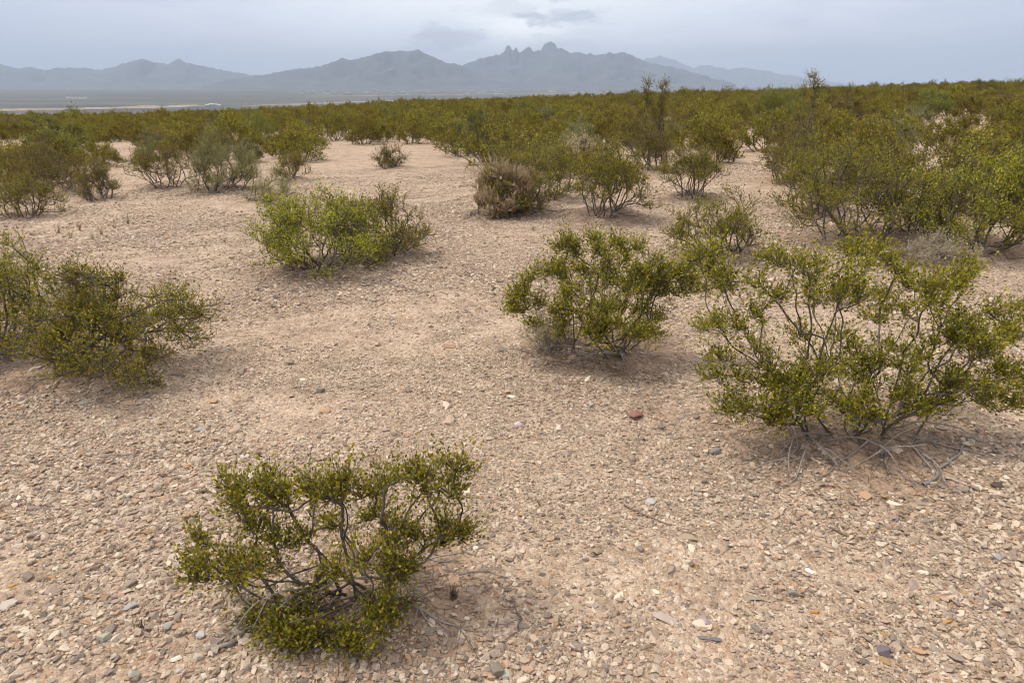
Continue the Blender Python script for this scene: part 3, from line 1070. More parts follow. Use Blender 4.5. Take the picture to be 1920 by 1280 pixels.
def dead_walk(p, d, L, r, rs, droop=0.35, zmin=None, kinks=0.5, side=2):
    """a crooked dead branch with side twigs -> list of (P, R)"""
    n = max(4, int(L / 0.035))
    P = [np.array(p, float)]
    d = np.array(d, float)
    d /= np.linalg.norm(d)
    for k in range(n):
        d = d + rs.normal(0, kinks * 0.35, 3) + np.array([0, 0, -droop * 0.12])
        d /= np.linalg.norm(d)
        q = P[-1] + d * L / n
        g = float(ground_z(q[0], q[1])) + r * 0.8 if zmin is None else zmin
        if q[2] < g:
            q[2] = g
            d[2] = abs(d[2]) * 0.2
        P.append(q)
    P = np.array(P)
    R = np.linspace(r, r * 0.3, len(P))
    out = [(P, R)]
    for s in range(side):
        k = rs.integers(1, len(P) - 1)
        dd = P[k + 1] - P[k] + rs.normal(0, 0.6, 3) * L / n
        out += dead_walk(P[k], dd, L * rs.uniform(0.25, 0.5), R[k] * 0.7, rs, droop, zmin, kinks, 1 if side > 2 else 0)
    return out


NEAR_CL = [(480, 877, 28), (444, 892, 24), (515, 890, 28), (450, 920, 22), (515, 928, 20), (573, 888, 26), (612, 903, 26), (655, 880, 26), (641, 920, 26), (680, 917, 24),
           (724, 895, 24), (770, 868, 24), (810, 895, 26), (853, 877, 24), (846, 910, 24), (803, 870, 22), (455, 957, 24, -.05), (480, 975, 24, -.05), (515, 1000, 26, -.1),
           (558, 1000, 24, -.1), (383, 1007, 22), (372, 1050, 24, -.05), (418, 1035, 26, -.05), (454, 1050, 24, -.05), (494, 1042, 22, -.1), (365, 1072, 18, -.08), (443, 1068, 18, -.1),
           (745, 967, 24), (767, 992, 26), (803, 1007, 26), (838, 978, 24), (867, 992, 20), (731, 1007, 22, .05), (641, 1046, 24, -.12), (688, 1042, 26, -.15), (724, 1050, 26, -.15),
           (767, 1050, 22, -.1), (731, 1078, 24, -.15), (480, 1157, 24, -.1), (523, 1172, 22, -.14), (566, 1150, 24, -.14), (551, 1200, 20, -.18), (573, 1233, 20, -.22),
           (706, 1150, 28, -.18), (741, 1164, 26, -.16), (713, 1179, 24, -.18), (544, 1226, 18, -.2), (566, 1262, 22, -.24), (659, 1236, 20, -.22),
           (677, 1251, 20, -.24), (600, 1265, 18, -.24), (690, 960, 20, .1), (620, 970, 16, .12), (545, 1268, 16, -.25)]
RIGHT_CL = [(1300, 490, 22, .25), (1330, 505, 20, .25), (1345, 478, 20, .3), (1372, 530, 20, .2), (1440, 481, 26, .1), (1421, 526, 26, .1), (1462, 489, 24, .15), (1492, 481, 24, .2),
            (1537, 489, 26, .1), (1552, 530, 30), (1582, 537, 30, .1), (1616, 515, 28), (1586, 564, 28), (1530, 545, 26), (1582, 462, 24, .4), (1612, 462, 22, .4), (1650, 470, 22, .4),
            (1691, 504, 18, .3), (1706, 564, 26, .1), (1732, 549, 26, .1), (1762, 534, 26, .1), (1785, 522, 24, .1), (1811, 511, 22, .1), (1729, 575, 24), (1804, 609, 28), (1830, 620, 28),
            (1785, 635, 26), (1852, 627, 24), (1868, 582, 22, .1), (1875, 612, 24, .1), (1912, 597, 24, .1), (1897, 616, 22), (1845, 672, 26), (1875, 687, 24), (1897, 684, 22),
            (1905, 717, 22, -.1), (1845, 702, 24, -.1), (1339, 627, 24), (1357, 642, 22), (1354, 691, 18), (1387, 605, 18, .1), (1417, 590, 20, .1), (1417, 665, 28), (1440, 680, 28),
            (1579, 635, 30, .15), (1567, 620, 26, .2), (1597, 665, 30, .1), (1522, 665, 28, .1), (1530, 702, 28), (1609, 710, 30), (1590, 759, 26, -.15), (1485, 702, 26), (1504, 725, 26),
            (1470, 747, 24, -.1), (1500, 759, 24, -.1), (1552, 740, 26, -.1), (1597, 766, 22, -.2), (1672, 740, 26, -.1), (1639, 680, 26), (1710, 650, 28), (1747, 665, 28), (1770, 710, 28),
            (1732, 717, 26), (1785, 725, 24), (1369, 751, 20, -.05), (1395, 759, 22, -.05), (1402, 774, 18, -.1), (1744, 755, 20, -.1), (1774, 750, 16, -.1), (1650, 610, 24, .3),
            (1660, 650, 26, .25), (1480, 630, 22, .25), (1690, 690, 26, -.1), (1430, 720, 24, -.05), (1550, 690, 26, -.1), (1620, 745, 24, -.15), (1690, 735, 26, -.1), (1820, 742, 22, -.1), (1860, 738, 20, -.1), (1400, 705, 22), (1640, 768, 20, -.18),
            (1540, 770, 20, -.15), (1450, 775, 18, -.1), (1710, 765, 20, -.12)]
CENTRE_CL = [(1066, 444, 14, .1), (1056, 462, 13, .1), (1079, 457, 14, .1), (1077, 475, 12, .1), (1129, 457, 18, .1), (1150, 444, 17, .1), (1173, 462, 17, .1), (1144, 473, 18), (1191, 455, 13, .1),
             (1124, 470, 16), (1017, 499, 16), (1035, 509, 16), (1056, 499, 16), (1066, 520, 18), (978, 525, 13), (991, 546, 15), (973, 559, 15), (968, 572, 13), (999, 566, 16), (986, 582, 14),
             (1095, 540, 20, -.1), (1121, 509, 18), (1147, 509, 20), (1186, 509, 18), (1173, 530, 18), (1207, 514, 16), (1194, 540, 18, -.1), (1066, 561, 20, -.1), (1046, 566, 18, -.1),
             (1108, 561, 20, -.15), (1134, 577, 20, -.2), (1168, 577, 18, -.2), (1230, 488, 15), (1249, 499, 16), (1270, 504, 16), (1285, 522, 14), (1301, 494, 14), (1306, 509, 14), (1290, 540, 14),
             (1259, 546, 15), (1327, 540, 12), (1238, 530, 15), (1228, 556, 14), (1066, 608, 14, -.2), (1095, 616, 14, -.22), (1121, 603, 16, -.25), (1147, 605, 16, -.25), (1212, 613, 14, -.1),
             (1220, 623, 14, -.1), (1199, 623, 14, -.15), (1087, 592, 16, -.2), (1120, 530, 18, .25), (1170, 490, 18, .3), (1090, 500, 16, .25), (1200, 570, 18, -.1), (1010, 598, 15, -.05), (1035, 590, 16, -.1), (1130, 628, 16, -.25), (1180, 622, 16, -.2), (1235, 600, 15, -.05), (1050, 625, 13, -.15), (1150, 560, 18, -.1), (1215, 585, 16, -.1)]
CUSTOM = {'near': NEAR_CL, 'right': RIGHT_CL, 'centre': CENTRE_CL}
LEAFMAT = {'creosote': M_LEAF, 'grey': M_LEAF_GREY, 'straw': M_STRAW, 'pale': M_LEAF_PALE, 'mesq': M_LEAF_MESQ}


def build_hero(h, seed, name, cat, group):
    rs = np.random.default_rng(1000 + seed)
    if 'clumps' in h and 'mat' not in h:
        h['clumps'] = int(h['clumps'] * (1.3 if h['Y'] < 6.5 else 1.05))
        h['bare'] = h.get('bare', 0.12) * 0.95
        h['nl'] -= 1 if h['Y'] < 6.5 else 2
        h['leaf'] *= 1.12
    l, r, tp = h['box']
    p0, Y = h['p0'], h['Y']
    dist = float(np.linalg.norm(p0 - CP))
    mpp = dist / FPX
    if h.get('key') in CUSTOM:
        cl, rad = [], []
        for q in CUSTOM[h['key']]:
            off = q[3] if len(q) > 3 else 0.0
            off += rs.uniform(-0.05, 0.05)
            c = px_at_y(q[0], q[1], Y + off)
            c[2] -= 0.030 if h['key'] == 'near' else 0.02
            g = float(ground_z(c[0], c[1])) + 0.035
            c[2] = max(c[2], g)
            cl.append(c)
            rad.append(q[2] * mpp * 1.05)
        n0 = len(cl)
        for _ in range(int(n0 * (0.0 if h['key'] == 'near' else 0.28))):
            a = int(rs.integers(0, n0))
            dd = np.linalg.norm(np.array(cl[:n0]) - cl[a], axis=1)
            b = int(rs.choice(np.argsort(dd)[1:6]))
            c = (cl[a] + cl[b]) / 2 + rs.normal(0, 0.03, 3)
            c[2] = max(c[2], float(ground_z(c[0], c[1])) + 0.05)
            cl.append(c)
            rad.append(min(rad[a], rad[b]) * 0.8)
        cl = np.array(cl)
    else:
        top = px_at_y((l + r) / 2, tp, Y)
        H = top[2] - p0[2]
        cx = px_at_y((l + r) / 2, h['base'][0][1] - 10, Y)[0]
        W = (r - l) * mpp * 0.98
        cl = dome_clumps((cx, Y, p0[2]), W, W * 0.85, H, h['clumps'], h.get('bare', 0.18), rs)
        rad = rs.uniform(0.10, 0.18, len(cl)) * W * (48.0 / (h['clumps'] + 15)) ** 0.5
        rad = np.minimum(rad, H * 0.2)
    for sk in ('stalk', 'stalk2'):
        if sk in h:
            s = px_at_y(*h[sk], Y)
            base_z = p0[2] + 0.5
            for u in np.linspace(0.45, 1.0, 9):
                cl = np.vstack([cl, [[p0[0] + (s[0] - p0[0]) * u + rs.normal(0, 0.09 * (1.3 - u)), Y + rs.normal(0, 0.08), base_z + (s[2] - base_z) * u - 0.02]]])
                rad = np.append(rad, 0.05)
    h['tips'] = max(7, int(h['tips'] * 0.8))
    tips_p = clumps_to_tips(cl, rad, h['tips'], rs, 0.62)
    gz = ground_z(tips_p[:, 0], tips_p[:, 1]) + 0.015
    tips_p[:, 2] = np.maximum(tips_p[:, 2], gz)
    # several stems per foot
    nb = max(len(h['pts']), min(14, 4 + len(cl) // 5))
    bases = [h['pts'][k % len(h['pts'])] + rs.normal(0, 0.022 + 0.006 * dist, 3) * np.array([1, 1, 0]) for k in range(nb)]
    for b in bases:
        b[2] = float(ground_z(b[0], b[1])) - 0.015
    pos, par, tips = grow_stems(bases, cl, h['tips'], tips_p, h.get('bf', 0.8), 0.04 if dist < 4.5 else 0.075, rs, 0.26)
    root = empty(name, tuple(p0))
    tag(root, h['label'], cat, group)
    inv = -p0
    rt = h.get('rt', 0.0009) if dist < 4.5 else 0.0015 + 0.00008 * dist
    chs = chains_of(pos, par, tips, rt)
    stems = {}
    for P, R, rt_ in chs:
        stems.setdefault(rt_, []).append((P + inv, R))
    for k in sorted(stems):
        V, F = join_tubes(stems[k])
        o = bpy.data.objects.new("branch", mesh_from("branch", [(V, F, 0)], [M_DEAD if h.get('mat') in ('pale', 'straw') else M_BARK], True))
        link(o, root)
    thin = h.get('mat') in ('straw', 'mesq', 'grey')
    tl = (0.060 + 0.0085 * dist) * (1.25 if thin else 1.0)
    (TV, TQ, TT), (V, F) = foliage(pos + inv, par, np.array(tips), h.get('nt', 5), tl, h['nl'], h['leaf'], rs, width=0.2 if thin else 0.56, up=1.6 if h.get('mat') == 'straw' else (0.8 if thin else 0.6))
    o = bpy.data.objects.new("foliage", mesh_from("foliage", [(V, F, 0), (TV, TQ, 1), (TV, TT, 1)], [LEAFMAT[h['mat']] if 'mat' in h else (M_LEAF if Y < 6.5 else M_LEAF_FAR), LEAFMAT[h['mat']] if 'mat' in h else M_BARK]))
    link(o, root)
    # bleached dead twigs round the foot
    nd = h.get('dead', 12 if dist < 5 else 8)
    if h.get('mat') in ('pale', 'mesq'):
        nd = 2
    Wm = (r - l) * mpp
    for k in range(nd):
        a = rs.uniform(-math.pi * 0.95, -math.pi * 0.05) if k % 3 else rs.uniform(0, 6.28)
        b = bases[k % len(bases)] + np.array([math.cos(a), math.sin(a), 0]) * 0.03 + inv
        L = Wm * rs.uniform(0.22, 0.42)
        q = dead_walk(b - inv + np.array([0, 0, 0.02]), (math.cos(a), math.sin(a), rs.uniform(0.2, 0.9)), L, 0.0035 + 0.0004 * dist, rs, droop=0.9, side=3)
        V, F = join_tubes([(P + inv, R) for P, R in q])
        o = bpy.data.objects.new("dead_twig", mesh_from("dead_twig", [(V, F, 0)], [M_DEAD if k % 4 else M_DEAD_BROWN], True))
        link(o, root)
    return root


for k, h in enumerate(HEROES):
    build_hero(h, k, "creosote_bush", "bush", "creosote bushes around the gravel clearing")
for k, h in enumerate(GREY):
    nm = {'grey': "grey_shrub", 'straw': "dry_shrub", 'pale': "pale_forb", 'mesq': "feathery_shrub"}[h['mat']]
    build_hero(h, 100 + k, nm, "shrub", "other desert shrubs")


# ------------------------------------------------------------------ the scrub field
def proto(kind, seed):
    rs = np.random.default_rng(500 + seed)
    W, H = rs.uniform(1.5, 2.1), rs.uniform(0.95, 1.35)
    K, tp, nl, lf, wd, bare, mat = 46, 9, 4, 0.046, 0.52, 0.2, M_LEAF_FAR
    if kind == 'grey':
        W, H, K, tp, nl, lf, wd, mat = 1.3, 0.85, 34, 9, 6, 0.06, 0.2, M_LEAF_GREY
    if kind == 'mesq':
        W, H, K, tp, nl, lf, wd, mat = 1.7, 1.35, 40, 8, 6, 0.075, 0.2, M_LEAF_MESQ
    if kind == 'straw':
        W, H, K, tp, nl, lf, wd, mat = 1.0, 0.55, 22, 10, 5, 0.05, 0.16, M_STRAW
    cl = dome_clumps((0, 0, 0), W, W * rs.uniform(0.8, 1.0), H, K, bare, rs)
    rad = rs.uniform(0.055, 0.115, K) * W
    tips_p = clumps_to_tips(cl, rad, tp, rs)
    tips_p[:, 2] = np.maximum(tips_p[:, 2], 0.05)
    bases = [np.array([*(rs.normal(0, 0.07, 2)), -0.06]) for _ in range(11)]
    pos, par, tips = grow_stems(bases, cl, tp, tips_p, 0.9, 0.12, rs, 0.25)
    chs = [(P, R) for P, R, _ in chains_of(pos, par, tips, 0.0028)]
    Vb, Fb = join_tubes(chs, 0.012)
    (TV, TQ, TT), (Vl, Fl) = foliage(pos, par, np.array(tips), 3, 0.15, nl, lf, rs, width=wd)
    mb = mesh_from("branches", [(Vb, Fb, 0)], [M_BARK], True)
    ml = mesh_from("foliage", [(Vl, Fl, 0), (TV, TQ, 1), (TV, TT, 1)], [mat, M_BARK])
    both = mesh_from("scrub_bush", [(Vb, Fb, 0), (Vl, Fl, 1), (TV, TQ, 0), (TV, TT, 0)], [M_BARK, mat])
    return mb, ml, both


PROTOS = [proto('creosote', s) for s in range(7)] + [proto('grey', 20), proto('grey', 21), proto('mesq', 30), proto('straw', 40)]
KIND_OF = ['creosote'] * 7 + ['grey', 'grey', 'mesq', 'straw']

FRONT = np.array([(-400, 372), (0, 352), (150, 345), (235, 300), (270, 318), (560, 306), (600, 270), (850, 272), (890, 325), (1090, 345), (1230, 345), (1330, 320), (1365, 282), (1430, 282), (1470, 345), (1700, 390), (1920, 430), (2300, 460)], float)


def scatter_field():
    rs = np.random.default_rng(77)
    out = []
    taken = [(h['p0'][0], h['p0'][1], 0.55) for h in HEROES + GREY]
    cell = {}

    def near_ok(x, y, rmin):
        ci, cj = int(x // 2), int(y // 2)
        for i in range(ci - 1, ci + 2):
            for j in range(cj - 1, cj + 2):
                for (a, b) in cell.get((i, j), ()):
                    if (a - x) ** 2 + (b - y) ** 2 < rmin * rmin:
                        return False
        return True
    for a, b, c in taken:
        cell.setdefault((int(a // 2), int(b // 2)), []).append((a, b))
    n = 30000
    # area-uniform candidates in a wedge, nearest first
    r = np.sqrt(rs.uniform(6.0 ** 2, 185.0 ** 2, n))
    a = np.radians(rs.uniform(-47, 47, n))
    X, Yv = r * np.sin(a), r * np.cos(a)
    Zv = ground_z(X, Yv)
    hole = fbm(X * 0.12 + 40, Yv * 0.12 + 7, 3, 31)
    order = np.argsort(r)
    for i in order:
        x, y, z = X[i], Yv[i], Zv[i]
        px, py = world_px(x, y, z)
        if py > np.interp(px, FRONT[:, 0], FRONT[:, 1]) or px < -500 or px > 2420:
            continue
        if hole[i] > 0.60 and r[i] > 14:
            continue
        if not near_ok(x, y, 1.12 if r[i] < 60 else 1.3):
            continue
        cell.setdefault((int(x // 2), int(y // 2)), []).append((x, y))
        u = rs.random()
        k = int(rs.integers(0, 7)) if u < 0.84 else (7 + int(rs.integers(0, 2)) if u < 0.92 else (9 if u < 0.95 else 10))
        s = 0.55 + 0.62 * rs.random() ** 0.9 + (0.25 if rs.random() < 0.05 else 0)
        out.append((x, y, z, k, s, rs.uniform(0, 6.28), px, py, r[i]))
    return out


FIELD = scatter_field()
inview = [f for f in FIELD if -60 < f[6] < 1980]
indiv = inview[:262]
ids = set(id(f) for f in indiv)
rest = [f for f in FIELD if id(f) not in ids]


PLACES = [(60, "at the left edge"), (210, "above the small left bush"), (340, "above the splayed bare-stemmed bush"), (520, "above the grey-green shrub"), (690, "left of the pale clearing's end"),
          (860, "past the pale clearing's end"), (1010, "behind the straw-coloured shrub"), (1180, "behind the vase-shaped bush"), (1330, "around the twin stalks"),
          (1480, "around the light-green sapling"), (1660, "above the big tangled bush"), (1830, "above the right-hand gap"), (9999, "at the right edge")]


def where(px):
    return next(t for m, t in PLACES if px < m)


for x, y, z, k, s, rz, px, py, d in indiv:
    kd = KIND_OF[k]
    nm = {'creosote': 'creosote_bush', 'grey': 'grey_shrub', 'mesq': 'feathery_shrub', 'straw': 'dry_shrub'}[kd]
    tx = {'creosote': 'olive creosote bush', 'grey': 'grey-green shrub', 'mesq': 'light-green feathery shrub', 'straw': 'straw-coloured dry shrub'}[kd]
    dep = "in front" if d < 15 else ("in the second rows" if d < 20 else ("mid scrub" if d < 26 else "well back" if d < 30 else "farther back"))
    sz = "small" if s < 0.72 else ("mid-sized" if s < 0.95 else "tall")
    root = empty(nm, (x, y, z - 0.02))
    root.rotation_euler = (0, 0, rz)
    root.scale = (s, s, s * 0.95)
    tag(root, f"{sz} {tx} {dep}, {where(px)}", "bush" if kd == 'creosote' else "shrub", "bushes of the dense scrub")
    for me, pn in ((PROTOS[k][0], "branches"), (PROTOS[k][1], "foliage")):
        link(bpy.data.objects.new(pn, me), root)


def instancer(name, pos, rot, scl, idx, rnd, objs, kind='stuff', label=None):
    me = bpy.data.meshes.new(name)
    n = len(pos)
    me.vertices.add(n)
    me.vertices.foreach_set("co", np.asarray(pos, np.float32).ravel())
    for nm, typ, arr in (('rot', 'FLOAT_VECTOR', rot), ('scl', 'FLOAT_VECTOR', scl)):
        at = me.attributes.new(nm, typ, 'POINT')
        at.data.foreach_set('vector', np.asarray(arr, np.float32).ravel())
    at = me.attributes.new('idx', 'INT', 'POINT')
    at.data.foreach_set('value', np.asarray(idx, np.int32))
    at = me.attributes.new('rnd', 'FLOAT', 'POINT')
    at.data.foreach_set('value', np.asarray(rnd, np.float32))
    c = bpy.data.collections.new(name + "_sources")
    for o in objs:
        c.objects.link(o)
    ng = bpy.data.node_groups.new(name + "_scatter", 'GeometryNodeTree')
    ng.interface.new_socket("Geometry", in_out='INPUT', socket_type='NodeSocketGeometry')
    ng.interface.new_socket("Geometry", in_out='OUTPUT', socket_type='NodeSocketGeometry')
    gi, go = ng.nodes.new('NodeGroupInput'), ng.nodes.new('NodeGroupOutput')
    ci = ng.nodes.new('GeometryNodeCollectionInfo')
    ci.inputs[0].default_value = c
    ci.inputs['Separate Children'].default_value = True
    ci.inputs['Reset Children'].default_value = True
    ip = ng.nodes.new('GeometryNodeInstanceOnPoints')
    ip.inputs['Pick Instance'].default_value = True
    ng.links.new(gi.outputs[0], ip.inputs['Points'])
    ng.links.new(ci.outputs[0], ip.inputs['Instance'])
    for nm, typ, sock in (('idx', 'INT', 'Instance Index'), ('rot', 'FLOAT_VECTOR', 'Rotation'), ('scl', 'FLOAT_VECTOR', 'Scale')):
        na = ng.nodes.new('GeometryNodeInputNamedAttribute')
        na.data_type = typ
        na.inputs[0].default_value = nm
        ng.links.new(na.outputs[0], ip.inputs[sock])
    ng.links.new(ip.outputs[0], go.inputs[0])
    o = bpy.data.objects.new(name, me)
    md = o.modifiers.new("scatter", 'NODES')
    md.node_group = ng
    link(o)
    tag(o, label, kind=kind)
    return o


srcs = []
for k, p in enumerate(PROTOS):
    srcs.append(bpy.data.objects.new("scrub_source_%02d" % k, p[2]))
R_ = np.array([(f[0], f[1], f[2] - 0.02) for f in rest])
instancer("scrub", R_, [(0, 0, f[5]) for f in rest], [(f[4], f[4], f[4] * 0.95) for f in rest], [f[3] for f in rest], rng.random(len(rest)), srcs,
          label="dense olive desert scrub running back to the skyline")


# ------------------------------------------------------------------ stones
def hull_stone(seed, flat=0.55, n=13, elong=1.0):
    import bmesh
    rs = np.random.default_rng(seed)
    v = rs.normal(0, 1, (n, 3))
    v /= np.linalg.norm(v, axis=1, keepdims=True)
    v *= rs.uniform(0.75, 1.0, (n, 1))
    v *= np.array([elong, 0.78, flat])
    bm = bmesh.new()
    for p in v:
        bm.verts.new(p)
    bmesh.ops.convex_hull(bm, input=bm.verts)
    bmesh.ops.delete(bm, geom=[q for q in bm.verts if not q.link_faces], context='VERTS')
    return bm


def stone_mesh(name, seed, flat, n, elong, mat, bev=0.0):
    import bmesh
    bm = hull_stone(seed, flat, n, elong)
    if bev:
        bmesh.ops.bevel(bm, geom=bm.edges[:], offset=bev, segments=1, affect='EDGES', profile=0.6)
    me = bpy.data.meshes.new(name)
    bm.to_mesh(me)
    bm.free()
    me.materials.append(mat)
    return me


PEBBLES = [bpy.data.objects.new("gravel_source_%02d" % k, stone_mesh("pebble", 40 + k, 0.46 + 0.07 * (k % 5), 10 + k % 4, 1.0 + 0.12 * (k % 4), M_GRAVEL)) for k in range(14)]


def gravel():
    rs = np.random.default_rng(5)
    pos, size = [], []
    bands = [(0.75, 2.6, 20000, 0.0047, 0.62), (2.6, 4.2, 12500, 0.0052, 0.57), (4.2, 7.0, 6000, 0.0066, 0.5), (7.0, 11.0, 2600, 0.0085, 0.45), (11.0, 17.0, 1000, 0.0105, 0.4)]
    for r0, r1, dens, s0, sg in bands:
        half = math.radians(46 if r0 < 4 else 41)
        area = half * (r1 ** 2 - r0 ** 2)
        n = int(area * dens)
        r = np.sqrt(rs.uniform(r0 ** 2, r1 ** 2, n))
        a = rs.uniform(-half, half, n)
        x, y = r * np.sin(a), r * np.cos(a)
        bare = fbm(x * 1.5 + 9, y * 1.5 + 2, 3, 61)
        keep = rs.random(n) < np.clip(1.15 - 2.6 * np.clip(bare - 0.52, 0, 1) * 3.2, 0.14, 1)
        for mx, my, mr, mh in MOUNDS:
            dd = np.hypot(x - mx, y - my) / mr
            keep &= rs.random(n) < np.clip(0.30 + 0.7 * sstep(dd, 0.5, 1.15), 0, 1)
        x, y = x[keep], y[keep]
        s = np.exp(rs.normal(math.log(s0), sg, len(x)))
        s = np.clip(s, s0 * 0.4, s0 * 3.6)
        # coarser lag on the right foreground, finer in the middle distance
        s *= 0.85 + 0.5 * sstep(fbm(x * 0.7 + 1, y * 0.7 + 4, 2, 71), 0.35, 0.7)
        s *= 0.9 + 0.55 * sstep(x, 0.2, 2.2) * (1 - sstep(y, 2.2, 4.5))
        z = ground_z(x, y) + s * rs.uniform(-0.05, 0.42, len(s))
        pos.append(np.stack([x, y, z], 1))
        size.append(s)
    pos, size = np.concatenate(pos), np.concatenate(size)
    n = len(pos)
    rot = np.stack([rs.normal(0, 0.25, n), rs.normal(0, 0.25, n), rs.uniform(0, 6.28, n)], 1)
    scl = size[:, None] * rs.uniform(0.8, 1.25, (n, 3))
    instancer("gravel", pos, rot, scl, rs.integers(0, len(PEBBLES), n), rs.random(n), PEBBLES, label="pale angular desert gravel covering the ground")


gravel()

# larger stones of the gravel, each its own piece of the ground
STONE_COLS = [c for _, c in STONE_STOPS]
SM = [stone_material("stone_%02d" % k, color=c) for k, c in enumerate(STONE_COLS[:11])]
SMESH = [stone_mesh("stone", 200 + k, 0.40 + 0.07 * (k % 4), 11, 1.0 + 0.15 * (k % 3), SM[k % len(SM)], 0.035) for k in range(26)]
rs = np.random.default_rng(9)
cnt = 0
while cnt < 270:
    px, py = rs.uniform(0, 1920), 1280 - 640 * rs.random() ** 1.25
    p = px_ground(px, py)
    if any(math.hypot(p[0] - m[0], p[1] - m[1]) < m[2] * 0.8 for m in MOUNDS):
        if rs.random() < 0.85:
            continue
    d = float(np.linalg.norm(p - CP))
    s = (rs.uniform(6, 9.5) + rs.exponential(2.2)) * d / FPX
    o = bpy.data.objects.new("stone", SMESH[int(rs.integers(0, len(SMESH)))])
    o.location = (p[0], p[1], p[2] + s * 0.15)
    o.scale = (s, s * rs.uniform(0.75, 1.1), s * rs.uniform(0.8, 1.1))
    o.rotation_euler = (rs.normal(0, 0.2), rs.normal(0, 0.2), rs.uniform(0, 6.28))
    link(o, GROUND)
    cnt += 1

